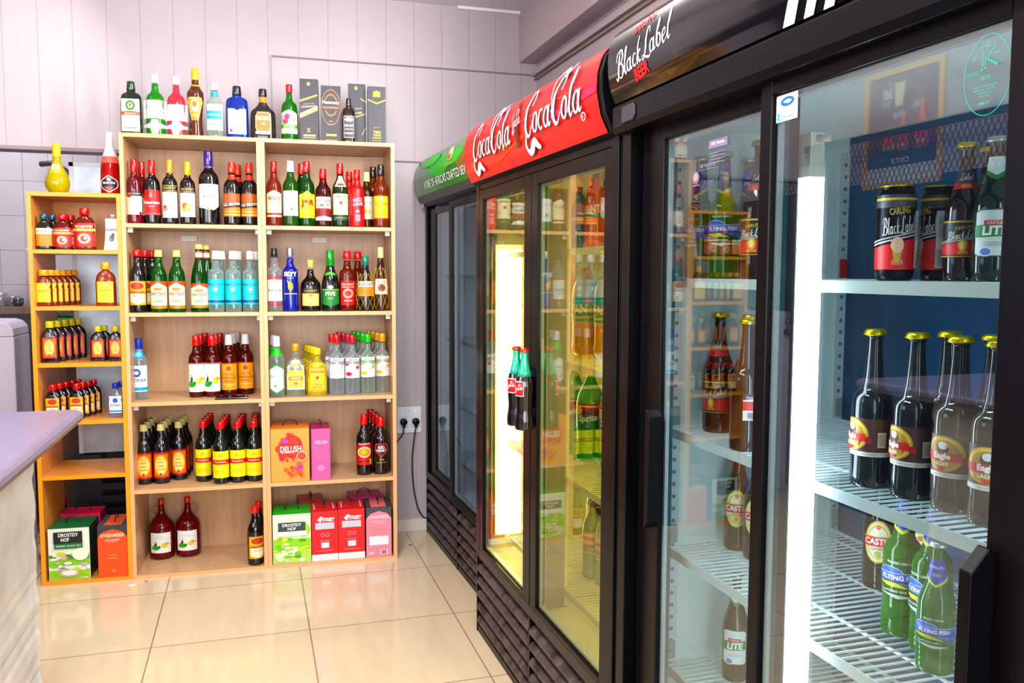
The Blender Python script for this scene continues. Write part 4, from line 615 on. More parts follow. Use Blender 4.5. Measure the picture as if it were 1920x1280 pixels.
# row 2
G = 'bottles on the second left shelf'
for i in range(3): put('dark_brandy', -.514+.018*i, .012+.085*i, z2, ('red capped dark brandy bottle, front one in the column at the left side panel', 'red capped dark brandy bottle, second in the column at the left side panel', 'red capped dark brandy bottle, last in the column at the left side panel')[i], G)
put('green_sparkling', -.423, .012, z2, 'green wine bottle with orange topped cream label beside the dark brandy bottles', G); put('green_sparkling', -.343, .012, z2, 'green wine bottle with orange topped cream label, second of the equal pair', G)
put('tall_green_sparkling', -.245, .03, z2, 'taller long necked green bottle with orange topped label left of the turquoise labels', G); put('tall_green_sparkling', -.222, .13, z2, 'tall long necked green bottle standing behind the front one', G)
for i, u in enumerate((-.170, -.092, -.012)):
    for j in range(2): put('teal_label_cane', u+.02*j, .03+.09*j, z2, f'clear bottle with turquoise label and white cap, {("left", "middle", "right")[i]} column, {("front", "back")[j]} one', 'clear bottles with turquoise labels')
G = 'bottles on the second right shelf'
for kind, u, v, lab in (('pushkin_vodka', .100, .03, 'clear vodka bottle with red letters and black cap at the left panel'), ('blue_vodka', .175, .03, 'deep blue vodka bottle with silver cap'), ('squat_brandy', .271, .04, 'squat black bottle with long neck and gold label'), ('green_five', .367, .04, 'dark sparkling bottle with green cap and green label'), ('amber_rum', .449, .04, 'amber rum bottle with red label and red cap, front one'), ('amber_rum', .508, .14, 'amber rum bottle with red cap, behind the netted bottle'), ('netted_brandy', .538, .03, 'netted brandy bottle with green cap and orange white label'), ('netted_cognac', .615, .05, 'gold netted brandy bottle with cream capsule and round portrait, last on the shelf')):
    put(kind, u, v, z2, lab, G, random.uniform(-.05, .05))
# row 3
put('zorba_bottle', -.535, .10, z3, 'clear bottle with blue cap and pale blue label standing alone on the third left shelf', 'bottles on the third left shelf')
for c, (u, v, kind, n, nm) in enumerate(((-.277, .115, 'rose_port', 3, 'red capped amber wine bottle with a white picture label, left column'), (-.204, .112, 'rose_port', 3, 'red capped amber wine bottle with a white picture label, right column'), (-.126, .13, 'amber_port', 3, 'white capped amber port bottle with an orange label, left column'), (-.050, .165, 'amber_port', 1, 'white capped amber port bottle with an orange label, alone at the right panel'))):
    for j in range(n): put(kind, u+.012*j, v+.082*j, z3, nm+('' if n == 1 else (', front one', ', second from the front', ', rearmost one')[j]), 'amber bottles on the third left shelf', 0, 'wine_bottle')
G = 'clear spirit bottles on the third right shelf'
put('green_white_vodka', .103, .035, z3, 'clear spirit bottle with white and green neck and hexagonal label, front one', G); put('green_white_vodka', .088, .13, z3, 'clear spirit bottle with green neck hidden behind the front one at the panel', G)
put('white_gin', .193, .05, z3, 'flat clear gin bottle with gold cap and cream label', G)
for j in range(4): put('yellow_gin', .296-.014*j, .045+.07*j, z3, 'flat bright yellow gin bottle'+(', front one', ', second from the front', ', third from the front', ', rearmost one')[j], G)
for kind, u, v, n, nm, du in (('smir_red', .393, .05, 2, 'clear vodka bottle with red cap, leftmost vodka column', -.020), ('smir_berry', .470, .055, 4, 'clear vodka bottle with crimson cap and berry label', -.017), ('smir_green', .548, .07, 4, 'clear vodka bottle with lime green cap', -.017), ('smir_yellow', .625, .10, 4, 'clear vodka bottle with golden yellow cap beside the right panel', -.016)):
    for j in range(n): put(kind, u+du*j, v+.078*j, z3, nm+(', front one', ', second from the front', ', third from the front', ', fourth from the front')[j], G)
# row 4
G = 'black bottles with glowing orange labels'
for c, (u, v, n) in enumerate(((-.525, .105, 4), (-.447, .105, 4), (-.374, .165, 3))):
    for j in range(n): put('orange_label_port', u+.004*j, v+.080*j, z4, f'black bottle with orange framed label, {("left", "middle", "right")[c]} column, {("front", "second", "third", "rear")[j]} one', G, .0, 'wine_bottle')
G = 'dark bottles with yellow labels and red caps'
for c, (u, v) in enumerate(((-.254, .10), (-.167, .035), (-.089, .045), (-.013, .05))):
    for j in range(4): put('yellow_label_wine', u+(.004 if c < 3 else .0)*j, v+.082*j, z4, f'dark wine bottle with yellow label and red cap, {("first", "second", "third", "fourth")[c]} column from the left, {("front", "second", "third", "rear")[j]} one', G, 0, 'wine_bottle')
G = 'dark bottles on the fourth right shelf'
put('round_label_liqueur', .524, .06, z4, 'black liqueur bottle with a round orange picture on its red label', G)
for j in range(4): put('heart_label_rum', .609-.010*j, .06+.084*j, z4, 'black rum bottle with a red heart label'+(', front one', ', second from the front', ', third from the front', ', rearmost one')[j], G)
# row 5
for j, u in enumerate((-.475, -.352)):
    b = put('wine_jug', u, .205+.012*j, Z5, ('large red wine jug with its ring handle on the left, left of the two', 'large red wine jug with its ring handle on the right, right of the two')[j], 'wine jugs in the bottom bay', 0, 'wine_jug')
    s = -1 if j == 0 else 1; mb = MB(); mb.tube([(s*(.022+.026*math.sin(PI*k/10)), 0, .200+.062*k/10) for k in range(11)], .006, M('#D8C8C0', 'c'), 8); mb.build('handle', b)
put('commando_wine', -.013, .012, Z5, 'dark brandy bottle with red cap, front one in the corner of the bottom bay', 'brandy bottles in the bottom bay', .35); put('commando_wine', .000, .10, Z5, 'dark brandy bottle with red cap, behind the front one in the bottom bay corner', 'brandy bottles in the bottom bay', .3)
# low orange unit
put('pear_bottle', -.848, .03, 1.8048, 'pear shaped yellow bottle with yellow cap on top of the orange unit', None, 0); put('pink_champagne', -.622, .03, 1.8048, 'red sparkling wine bottle with silver neck foil and diamond label on the orange unit', None, 0, 'wine_bottle')
zs1, zs2, zs3, zs4 = 1.5489, 1.2921, 1.0327, .7665
G = 'small bottles in the top bay of the orange unit'
for j in range(2): put('dark_flask', -.903+.020*j, .03+.06*j, zs1, 'small dark brandy bottle with teal cap and orange label'+(', front one', ', behind the front one')[j], G)
for j in range(2): put('red_flask', -.826+.020*j, .03+.06*j, zs1, 'small amber bottle with red label and wide red cap'+(', front one', ', behind the front one')[j], G)
put('large_red_flask', -.734, .03, zs1, 'larger amber red capped bottle in the top bay of the orange unit', G)
G = 'amber flasks with yellow labels'
for j in range(6): put('yellow_flask', -.912+.014*j, .03+.045*j, zs2, f'small amber flask with yellow cap and label, {("front", "second", "third", "fourth", "fifth", "rear")[j]} of the row', G)
put('yellow_flask_large', -.651, .02, zs2, 'larger amber flask with yellow label standing alone on the right', G)
G = 'dark flasks with orange labels'
for j in range(5): put('port_flask', -.899+.017*j, .04+.055*j, zs3, f'dark flask with orange framed label and yellow cap, {("front", "second", "third", "fourth", "rear")[j]} of the left row', G)
for j in range(2): put('small_port_flask', -.702+.016*j, .07+.06*j, zs3, 'small dark flask with orange label'+(', front one in the middle', ', behind the middle one')[j], G)
put('small_port_flask', -.626, .07, zs3, 'small dark flask with orange label against the right panel', G)
G = 'dark flasks with yellow labels and red caps'
for j in range(5): put('brandy_flask', -.896+.016*j, .04+.05*j, zs4, f'dark flask with yellow label and red cap, {("front", "second", "third", "fourth", "rear")[j]} of the left row', G)
for j in range(4): put('brandy_flask', -.800+.014*j, .06+.05*j, zs4, f'dark flask with yellow label and red cap, {("front", "second", "third", "rear")[j]} of the right row', G)
put('zorba_flask', -.634, .07, zs4, 'small clear flask with blue cap and white label, front one', 'clear flasks'); put('zorba_flask', -.620, .13, zs4, 'small clear flask with blue cap, behind the front one', 'clear flasks')
# white pouch of the top bay
p = SH(-.621, .09, zs1+.0004); r = empty('drink_pouch', p, TH); tag(r, 'white spouted drink pouch with grey print in the top bay of the orange unit', 'pouch')
mb = MB(); n = 12; vs = []
for i in range(n+1):
    t = i/n; z = .148*t; w = .040-.004*math.sin(PI*t)*1.0-.006*t; d = .022*(1-t)**.7+.003
    vs += [(-w, -d, z), (w, -d, z), (w, d, z), (-w, d, z)]
mb.add(vs, [(4*i+k, 4*i+(k+1) % 4, 4*i+4+(k+1) % 4, 4*i+4+k) for i in range(n) for k in range(4)]+[(3, 2, 1, 0), tuple(4*n+k for k in range(4))], M('#E8E6EA', 's')); mb.build('pouch_body', r, bevel=.003)
mb = MB(); mb.lathe([(.008, .148), (.008, .156), (.011, .156), (.011, .165), (.0005, .165)], '#E4E4E8', 16); mb.build('spout_cap', r)
mb = MB(); art(mb, [('T', 'Black&White', .5, .86, .13, '#6A6A74', .9), ('E', .45, .30, .16, .2, '#5A6470'), ('E', .55, .5, .09, .14, '#3A444E'), ('E', .35, .2, .1, .12, '#8A94A0'), ('E', .5, .98, .05, .03, '#D8A060')], lambda x, y, l: (x, -.0265-.0003*l+.09*y*.2, .035+y), .06, .07); mb.build('label', r)
# mobile phone
p = SH(-.108, .015, z3+.0004); r = empty('mobile_phone', p, TH); tag(r, 'black mobile phone lying flat at the front of the third left shelf', 'phone')
bx(-.075, 0, 0, .075, .072, .008, M('#141418', 'g')).build('phone_body', r, bevel=.0025); bx(-.071, .004, .0081, .071, .068, .0086, M('#060608', 'g')).build('screen', r)

# ------------------------------------------------------------------ boxes
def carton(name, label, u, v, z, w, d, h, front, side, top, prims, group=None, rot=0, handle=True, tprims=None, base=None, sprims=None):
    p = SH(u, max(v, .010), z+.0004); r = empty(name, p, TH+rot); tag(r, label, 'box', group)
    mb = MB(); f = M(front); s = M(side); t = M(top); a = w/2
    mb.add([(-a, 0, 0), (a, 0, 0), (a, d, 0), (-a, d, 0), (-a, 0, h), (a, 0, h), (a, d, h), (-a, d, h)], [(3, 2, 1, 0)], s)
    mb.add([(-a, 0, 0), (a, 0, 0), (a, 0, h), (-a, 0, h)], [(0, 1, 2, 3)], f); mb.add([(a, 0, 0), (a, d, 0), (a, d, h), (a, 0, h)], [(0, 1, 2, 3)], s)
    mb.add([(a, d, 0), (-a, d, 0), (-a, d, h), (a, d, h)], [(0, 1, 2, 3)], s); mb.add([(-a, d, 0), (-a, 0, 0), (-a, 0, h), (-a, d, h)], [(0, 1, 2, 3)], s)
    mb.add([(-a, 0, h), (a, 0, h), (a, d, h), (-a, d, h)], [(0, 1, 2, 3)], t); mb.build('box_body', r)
    if prims: mb = MB(); art(mb, [('R', .005, .005, .995, .995, front)]+prims, lambda x, y, l: (x, -.0006-.0002*l, y), w, h, .5); mb.build('front_print', r)
    if sprims: mb = MB(); art(mb, sprims, lambda x, y, l: (a+.0006+.0002*l, x+d/2, y), d, h, .5); mb.build('side_print', r)
    for tpr in tprims or []: mb = MB(); art(mb, [tpr], lambda x, y, l: (x, y, h+.0006+.0002*l), w, d, .5); mb.build('top_print', r)
    if handle:
        mb = MB(); ax = handle == 'x'; hw = .035
        pts = [((hw*math.cos(PI*k/10) if ax else .004*math.sin(k)), d*.5+(0 if ax else hw*math.cos(PI*k/10)), h-.002+.032*math.sin(PI*k/10)) for k in range(11)]
        mb.tube(pts, .0028, '#1A1A1C', 6); mb.build('carry_handle', r)
    return r
def landscape(cols):
    random.seed(cols[0]); o = []
    for k in range(26):
        c = random.choice(cols[1]); o.append(('E', random.uniform(.12, .88), random.uniform(.06, .52), random.uniform(.05, .12), random.uniform(.02, .05), c))
    return o
dr = [('R', .01, .01, .99, .99, '#EAF4D8'), ('R', .01, .28, .99, .50, '#9CD84A'), ('R', .01, .01, .99, .28, '#B8E070')]
carton('wine_box', 'green topped white wine box with a garden picture, in the bottom right bay', .162, .012, Z5, .182, .19, .246, '#EAF4D8', '#5AB82A', '#2EB82E', dr+landscape((4, ['#7AC83A', '#EAF2C8', '#D8E85A', '#4A9A2A', '#F2F4E0', '#A8B84A']))+[('E', .80, .68, .18, .14, '#A8D83A'), ('E', .16, .16, .11, .07, '#D8E8D0'), ('R', .14, .66, .86, .84, '#22333A'), ('T', 'DROSTDY', .5, .785, .06, '#FFFFFF', .5, 0, .02), ('T', 'HOF', .5, .71, .06, '#FFFFFF', .24, 0, .02), ('R', .14, .56, .9, .655, '#F4F8EC')], 'wine boxes in the bottom right bay', 0, 'x')
fs = [('R', 0, 0, 1, .13, '#F2EEF0'), ('T', '4', .30, .84, .12, '#FFFFFF', .2, 0, .05, .15), ('T', 'th', .40, .87, .06, '#FFFFFF', .1, 0, .02), ('T', 'STREET', .64, .83, .075, '#FFFFFF', .46, 0, .04, .1), ('R', .14, .64, .86, .77, '#C8CCD8'), ('E', .42, .52, .07, .04, '#F29AAA'), ('E', .60, .52, .07, .04, '#F29AAA'), ('E', .42, .52, .05, .028, '#D81430'), ('E', .60, .52, .05, .028, '#D81430'), ('R', .3, .40, .7, .412, '#F29AAA'), ('R', .36, .26, .66, .37, '#F4E4E8'), ('R', .2, .20, .82, .21, '#F29AAA')]
tp = [('R', .10, .2, .16, .8, '#F0C0C8'), ('R', .84, .2, .90, .8, '#F0C0C8')]
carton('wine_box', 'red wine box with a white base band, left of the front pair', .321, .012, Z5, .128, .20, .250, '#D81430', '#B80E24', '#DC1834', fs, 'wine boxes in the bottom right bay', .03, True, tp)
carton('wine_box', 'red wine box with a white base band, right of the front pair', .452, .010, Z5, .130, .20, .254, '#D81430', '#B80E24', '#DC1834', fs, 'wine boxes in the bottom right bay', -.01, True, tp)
def om(c1, c2, c3): return [('R', 0, .86, 1, 1, '#34343C'), ('P', [(0, 0), (1, 0), (1, .78), (.82, .88), (.5, .93), (.18, .88), (0, .78)], c1), ('T', 'OVERMEER', .5, .81, .07, c2, .84, 0, .02), ('T', 'LATE HARVEST', .5, .72, .035, c2, .5), ('R', .34, .68, .66, .685, c2)]+c3
carton('wine_box', 'pink and dark grey wine box beside the right side panel', .588, .012, Z5, .126, .20, .252, '#34343C', '#3A3A44', '#3E4048', om('#F28EA0', '#F8D4D8', [('R', .2, .48, .8, .60, '#D88A96'), ('R', .12, .24, .88, .42, '#F4EEF2'), ('R', .56, .04, .84, .14, '#F2DDE2'), ('R', .6, .05, .8, .13, '#8A7A84'), ('R', .1, .06, .3, .10, '#F6CAD2')]), 'wine boxes in the bottom right bay', -.01, True, [('R', .2, .05, .8, .95, '#F07A84')])
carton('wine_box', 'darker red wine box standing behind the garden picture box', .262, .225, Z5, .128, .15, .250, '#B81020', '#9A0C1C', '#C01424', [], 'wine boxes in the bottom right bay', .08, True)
carton('wine_box', 'magenta wine box standing behind the red and pink boxes', .535, .225, Z5, .170, .15, .254, '#C81A8A', '#A8147A', '#D0208E', [], 'wine boxes in the bottom right bay', 0, 'x')
random.seed(11); spl = [('E', .5+.30*math.cos(a)*q, .66+.24*math.sin(a)*q, r_, r_*.8, c) for a, q, r_, c in [(random.uniform(0, 6.28), random.uniform(.1, 1.1), random.uniform(.02, .08), random.choice(['#E8352A', '#E8442E', '#D82A3A', '#F0502A'])) for _ in range(60)]]
spl += [('E', .66+.26*math.cos(a)*q, .22+.12*math.sin(a)*q, r_, r_*.7, c) for a, q, r_, c in [(random.uniform(0, 6.28), random.uniform(.1, 1.1), random.uniform(.015, .05), random.choice(['#F07A1E', '#E8442E', '#E85A1E'])) for _ in range(30)]]
carton('wine_box', 'orange wine box with red paint splashes and white lettering', .160, .012, z4, .183, .20, .263, '#F6A25C', '#E8842E', '#F08A1E', [('E', .55, .66, .28, .22, '#E8352A')]+spl+[('E', .38, .78, .07, .04, '#C83ACA'), ('E', .72, .26, .08, .03, '#B82AC8'), ('E', .80, .31, .04, .02, '#B82AC8'), ('T', 'DELUSH', .52, .63, .115, '#FFF8F0', .54, 0, .02), ('E', .80, .49, .13, .09, '#F8E0D0'), ('E', .80, .49, .115, .078, '#E8503A'), ('R', .27, .555, .62, .565, '#F8D8C8')], 'fruit wine boxes on the fourth right shelf', 0, 'x')
carton('wine_box', 'narrow pink wine box right of the paint splashed one', .307, .014, z4, .090, .19, .256, '#F0609A', '#E8559A', '#B81E56', [('T', 'DELUSH', .52, .74, .07, '#F8C8DC', .66, 0, .02)]+[('R', .2, .62-.045*i, .8, .625-.045*i, '#F58CB8') for i in range(6)]+[('E', .5, .24, .2, .06, '#F58CB8')], 'fruit wine boxes on the fourth right shelf', .0, True)
# gift boxes on top
def gift(u, v, w, d, h, prims, label, col='#1C1D26', rot=0, sp=None):
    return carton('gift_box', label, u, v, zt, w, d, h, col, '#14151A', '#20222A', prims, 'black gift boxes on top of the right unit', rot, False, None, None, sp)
gd = '#C8A85A'
gift(.276, .05, .086, .086, .296, [('E', .48, .92, .09, .03, gd), ('P', [(0, .63), (.96, .73), (.96, .76), (0, .66)], gd), ('P', [(0, .37), (.96, .50), (.96, .56), (0, .43)], '#D8C87A'), ('P', [(0, .43), (.96, .56), (.96, .575), (0, .445)], '#F0E8C0'), ('T', 'JOHNNIE WALKER', .48, .60, .02, '#B8B0A0', .8, .10), ('T', 'DOUBLE BLACK', .48, .56, .03, '#C8BFA8', .8, .10, .02), ('T', 'X', .46, .18, .07, '#D8C070', .2), ('R', .16, .08, .84, .11, '#A89A74'), ('R', .16, .05, .84, .065, '#A89A74')], 'tallest black gift box with gold diagonal stripes', rot=-.06)
gift(.379, .055, .094, .09, .270, [('E', .5, .62, .48, .32, '#B06A34'), ('E', .5, .62, .455, .305, '#1C1D26'), ('E', .5, .66, .34, .20, '#B06A34'), ('E', .5, .66, .30, .17, '#1C1D26'), ('R', .04, .57, .94, .71, '#20222A'), ('T', 'Hennessy', .5, .70, .08, '#E8E8EC', .86, 0, .01), ('R', .08, .60, .9, .63, '#B06A34'), ('T', 'VERY', .5, .37, .024, '#B88A5A', .34), ('T', 'SPECIAL', .5, .32, .024, '#B88A5A', .6), ('R', .24, .11, .78, .15, '#C89A4A'), ('R', .2, .03, .8, .045, '#B88A5A')], 'black gift box with a large copper ring and white name', rot=-.04)
gift(.508, .115, .086, .08, .299, [('E', .45, .93, .09, .03, gd), ('P', [(.70, .75), (1, .70), (1, .72), (.72, .77)], '#C8A070'), ('T', 'BLACK', .60, .60, .025, '#C8B078', .5, .1, .02), ('T', 'LABEL', .62, .53, .03, '#D8C890', .5, .1, .02), ('P', [(.4, .45), (.96, .50), (.96, .52), (.4, .47)], gd), ('P', [(.78, .16), (.98, .28), (.98, .30), (.78, .18)], '#D8C890')], 'tall black gift box behind the small square bottle', rot=-.06)
gift(.600, .06, .088, .085, .280, [('P', [(.3, .82), (.7, .82), (.7, .90), (.5, .93), (.3, .90)], '#C8B02A'), ('P', [(0, .78), (.5, .72), (1, .78), (1, .76), (.5, .695), (0, .76)], '#E8D060'), ('T', 'Aged for', .5, .29, .03, '#B89A5A', .5, 0, 0, .2), ('T', 'TEN', .5, .21, .05, '#E0C050', .4, 0, .03), ('T', 'YEARS', .5, .155, .035, '#E0C050', .5, 0, .02), ('R', .25, .10, .75, .12, '#B89A3A'), ('R', .25, .06, .75, .07, '#B89A3A')], 'black gift box with a gold crown and arrow band, rightmost on the unit', rot=-.05)
# boxes of the orange unit
carton('wine_box', 'white wine box with dark green top and garden picture in the orange unit', -.842, .012, .0162, .176, .20, .246, '#EEF2E4', '#23302A', '#1E6A3C', [('R', .01, .01, .99, .99, '#EEF2E4'), ('R', .01, .28, .99, .44, '#8CD02A'), ('R', .01, .01, .99, .2, '#A8C84A'), ('R', .01, .40, .99, .5, '#5A8A4A')]+landscape((5, ['#D8A8C8', '#C8DC3A', '#F0EEF0', '#4A7A3A', '#C8B8B8', '#8AC83A', '#E8E8E4']))+[('E', .5, .13, .24, .06, '#C8B0A0'), ('E', .5, .15, .18, .05, '#F2F2F0'), ('E', .78, .5, .2, .12, '#F0F4E4'), ('R', .14, .72, .84, .94, '#141A18'), ('R', .15, .62, .84, .72, '#1E6A3C'), ('T', 'DROSTDY', .5, .88, .07, '#FFFFFF', .48, 0, .02), ('T', 'HOF', .42, .79, .07, '#FFFFFF', .2, 0, .02), ('T', 'PREMIER GRAND CRU', .5, .67, .035, '#D8E8D8', .6), ('T', '5 Litre', .86, .05, .035, '#F4F4F0', .22, 0, .02)], 'wine boxes in the orange unit', .0, 'x')
carton('wine_box', 'pink topped wine box behind the garden picture box in the orange unit', -.838, .22, .0162, .180, .13, .256, '#D82A5A', '#C02450', '#E8365E', [], 'wine boxes in the orange unit', 0, 'x')
carton('wine_box', 'bright orange and charcoal wine box in the orange unit', -.655, .012, .0162, .128, .20, .246, '#3A3438', '#3A3438', '#4A5058', om('#F05A14', '#F8E0C8', [('R', .36, .42, .62, .43, '#F8A878'), ('R', .34, .36, .66, .375, '#F8A878'), ('E', .52, .12, .08, .03, '#F8884A')]), 'wine boxes in the orange unit', .0, True, [('R', .2, .05, .8, .95, '#E86A4A')])

# ------------------------------------------------------------------ wall socket, plugs, cables, litter
r = empty('wall_socket', (.821, 4.677, .635)); tag(r, 'white double wall socket between the shelf unit and the far fridge', 'socket')
bx(-.069, -.012, -.075, .069, 0, .072, M('#E6EAF2', 's')).build('face_plate', r, bevel=.004)
for x in (-.034, .034):
    bx(x-.028, -.0145, -.045, x+.028, -.012, .02, M('#DCE2EC', 's')).build('outlet', r, bevel=.002); bx(x-.010, -.016, .034, x+.010, -.012, .054, '#F4F6FA').build('switch', r, bevel=.001)
for i, x in enumerate((.787, .855)):
    r = empty('power_plug', (x, 4.662, .625)); tag(r, ('black plug with its cable in the left outlet of the white socket', 'black plug with its long cable in the right outlet of the white socket')[i], 'plug', 'plugs in the wall socket')
    mb = MB(); mb.lathe([(.018, 0), (.021, -.006), (.020, -.02), (.012, -.028)], M('#121214', 'g'), 20, axis='y'); mb.box(-.008, -.026, -.03, .008, -.004, 0, M('#121214', 'g')); mb.build('plug_body', r, bevel=.001)
    if i == 0: pts = [(0, -.015, -.03), (-.004, -.02, -.06), (-.03, -.015, -.10), (-.06, -.012, -.13), (-.085, -.010, -.17)]
    else: pts = [(0, -.015, -.03), (-.012, -.02, -.10), (-.022, -.02, -.2), (-.02, -.02, -.32), (-.008, -.02, -.42), (.014, -.012, -.5), (.040, .0, -.545), (.062, .008, -.56)]
    mb = MB(); mb.tube([q for q in cr_sample(pts, 6)], .0038, '#101012', 8); mb.build('cable', r)
for i, (x, y, s, c, lab) in enumerate(((-.56, 4.20, .016, '#F4F2F0', 'crumpled white paper scrap on the floor before the shelf units'), (-.505, 4.235, .007, '#D83A7A', 'tiny pink scrap on the floor before the shelf units'), (.78, 4.42, .009, '#3A3430', 'tiny dark crumb on the floor near the far fridge'))):
    mb = MB(); random.seed(i+2); n = 9; v = [(s*random.uniform(.6, 1.2)*math.cos(6.283*k/n), s*.6*random.uniform(.6, 1.2)*math.sin(6.283*k/n), .0005+random.random()*.004) for k in range(n)]+[(0, 0, .006)]+[(s*.9*math.cos(6.283*k/n), s*.5*math.sin(6.283*k/n), .0) for k in range(n)]
    mb.add(v, [(k, (k+1) % n, n) for k in range(n)]+[(n+1+k, n+1+(k+1) % n, (k+1) % n, k) for k in range(n)], c); tag(mb.build('paper_scrap' if i < 2 else 'crumb', loc=(x, y, .0002)), lab, 'litter')
# ------------------------------------------------------------------ glass door fridges
BK = M('#08080A', 'k'); BKG = M('#060608', 'k'); DG = M('#2A2625', 'k')
def poly_map(P):
    """P: list of (v, z) up a sign face; returns f(s) -> point and outward normal"""
    seg = [math.dist(a, b) for a, b in zip(P, P[1:])]; tot = sum(seg)
    def f(s):
        s = max(0, min(tot-1e-6, s))
        for (a, b), l in zip(zip(P, P[1:]), seg):
            if s <= l: t = s/l; nx, nz = -(b[1]-a[1])/l, (b[0]-a[0])/l; return (a[0]+(b[0]-a[0])*t, a[1]+(b[1]-a[1])*t, nx, nz)
            s -= l
        return (P[-1][0], P[-1][1], -1, 0)
    return f, tot
def wire_shelf(r, u0, u1, v0, v1, z, col, band=.021, step=.021, wr=.0016, name='wire_shelf'):
    mb = MB(); m = M(col, 's'); mb.box(u0, v0, z-band, u1, v0+.003, z, m); mb.box(u0, v1-.004, z-.008, u1, v1, z, m)
    n = int((u1-u0)/step)
    for k in range(1, n): u = u0+(u1-u0)*k/n; mb.box(u-wr, v0+.003, z-.0035, u+wr, v1-.004, z, m)
    for t in (.25, .6, .9): v = v0+(v1-v0)*t; mb.box(u0, v-.0025, z-.008, u1, v+.0025, z-.0035, m)
    return mb.build(name, r)
def fridge(name, label, x, y, rz, Wd, D, zb, gz, zt_, doors, inner, back, shelves, shelf_col, grille=True, jamb=.05, bay=.0, hdr=1.80, rails='#D8E4E4'):
    r = empty(name, (x, y, 0), rz); tag(r, label, 'fridge', 'glass door drinks fridges along the right wall')
    mb = MB(); mb.box(0, .006, .0, .03, D, zt_, BK); mb.box(Wd-.03, .006, .0, Wd, D, zt_, BK); mb.box(.03, D-.03, 0, Wd-.03, D, zt_, BK); mb.box(.03, .012, zt_-.03, Wd-.03, D-.03, zt_, BK)
    mb.box(.03, .05, zb-.04, Wd-.03, D-.03, zb-.03, BK); mb.build('cabinet', r, bevel=.003)
    mb = MB(); mb.box(0, -.001, zb-.045, .0425, .006, hdr, BK); mb.box(Wd-.0425, -.001, zb-.045, Wd, .006, hdr, BK); mb.box(.0425, .002, gz+.035, Wd-.0425, .045, hdr, BKG); mb.box(.0425, -.001, zb-.05, Wd-.0425, .045, zb-.012, DG); mb.build('front_frame', r, bevel=.002)
    I = M(inner, 's'); mb = MB(); mb.box(.03, .05, zb-.03, .042, D-.03, zt_-.03, I); mb.box(Wd-.042, .05, zb-.03, Wd-.03, D-.03, zt_-.03, I); mb.box(.042, .05, zb-.03, Wd-.042, D-.04, zb-.018, I); mb.box(.042, .05, gz+.04, Wd-.042, D-.04, gz+.052, I); mb.build('liner', r)
    bx(.042, D-.052, zb-.018, Wd-.042, D-.04, gz+.04, back).build('back_liner', r)
    for u, sg in ((.042, 1), (Wd-.042, -1)):
        for v in (.13, D-.065):
            mb = MB(); a, b = sorted((u, u+sg*.004)); mb.box(a, v-.016, zb, b, v+.016, gz, rails)
            k = 0; z = zb+.02
            while z < gz-.01: mb.lathe([(.0055, 0), (.0055, sg*.0008)], '#6E8A90', 8, c=(u+sg*.0042, v, z), axis='x'); z += .031
            rl = mb.build('shelf_rail', r)
            for i, z in enumerate(shelves): a, b = sorted((u+sg*.004, u+sg*.010)); bx(a, v-.011, z+.002, b, v+.011, z+.05, M('#D8382E' if (i == 0 and v > .2) else '#94A6A4', 's')).build('shelf_bracket', rl, bevel=.003)
    for z in shelves: wire_shelf(r, .05, Wd-.05, .105, D-.075, z, shelf_col)
    for i, d in enumerate(doors):
        u0, u1, v, z0, z1, sl, sr, st, sb = d[:9]; q = empty('door', (0, 0, 0)); q.parent = r
        mb = MB(); F = M('#0A090B', 'k')
        mb.box(u0, v, z0, u0+sl, v+.032, z1, F); mb.box(u1-sr, v, z0, u1, v+.032, z1, F); mb.box(u0+sl, v, z1-st, u1-sr, v+.032, z1, F); mb.box(u0+sl, v, z0, u1-sr, v+.032, z0+sb, F); mb.build('door_frame', q, bevel=.002)
        a, b, c, e = u0+sl, u1-sr, z0+sb, z1-st
        tag(bx(a, v+.008, c, b, v+.0115, e, M(d[9] if len(d) > 9 else '#F2F8F8', 'w', d[10] if len(d) > 10 else 1.0)).build('glass_pane', q), label='clear door glass')
        g = .009; S = M('#B8C6C8', 's'); mb = MB(); mb.box(a, v+.013, c, a+g, v+.028, e, S); mb.box(b-g, v+.013, c, b, v+.028, e, S); mb.box(a+g, v+.013, e-g, b-g, v+.028, e, S); mb.box(a+g, v+.013, c, b-g, v+.028, c+g, S)
        T2 = M('#0E4A50', 's')
        mb.box(a+g, v+.022, c+g, a+g+.004, v+.029, e-g, T2); mb.build('glass_spacer', q)
        r[f'_d{i}'] = q.name
    if grille:
        ng = 2; gw = (Wd-.02)/ng
        for k in range(ng):
            mb = MB(); u0 = .01+gw*k; u1 = u0+gw-.006; m = noise_mat('dusty_black', '#1E1A1C', '#574C4C', (1.5, 1, 1), 14, .45, 6) if 'dusty_black' not in bpy.data.materials else bpy.data.materials['dusty_black']
            nl = 5; h = (zb-.06-.03)/nl
            for j in range(nl):
                z = .03+h*j; mb.prism([(.0, z+.006), (-.004, z+.014), (-.003, z+h*.42), (.006, z+h*.62), (.024, z+h*.70), (.024, z+h*.55), (.01, z+.008)], u0+.012, u1, m)
            mb.box(u0, -.002, .0, u0+.012, .02, zb-.05, BK); mb.box(u0+.012, .0, .0, u1, .02, .028, BK); mb.build('grille', r)
        bx(.03, .03, .0, Wd-.03, .04, zb-.05, '#08080A').build('grille_backing', r)
    return r
def door_of(r, i): return bpy.data.objects[r[f'_d{i}']]
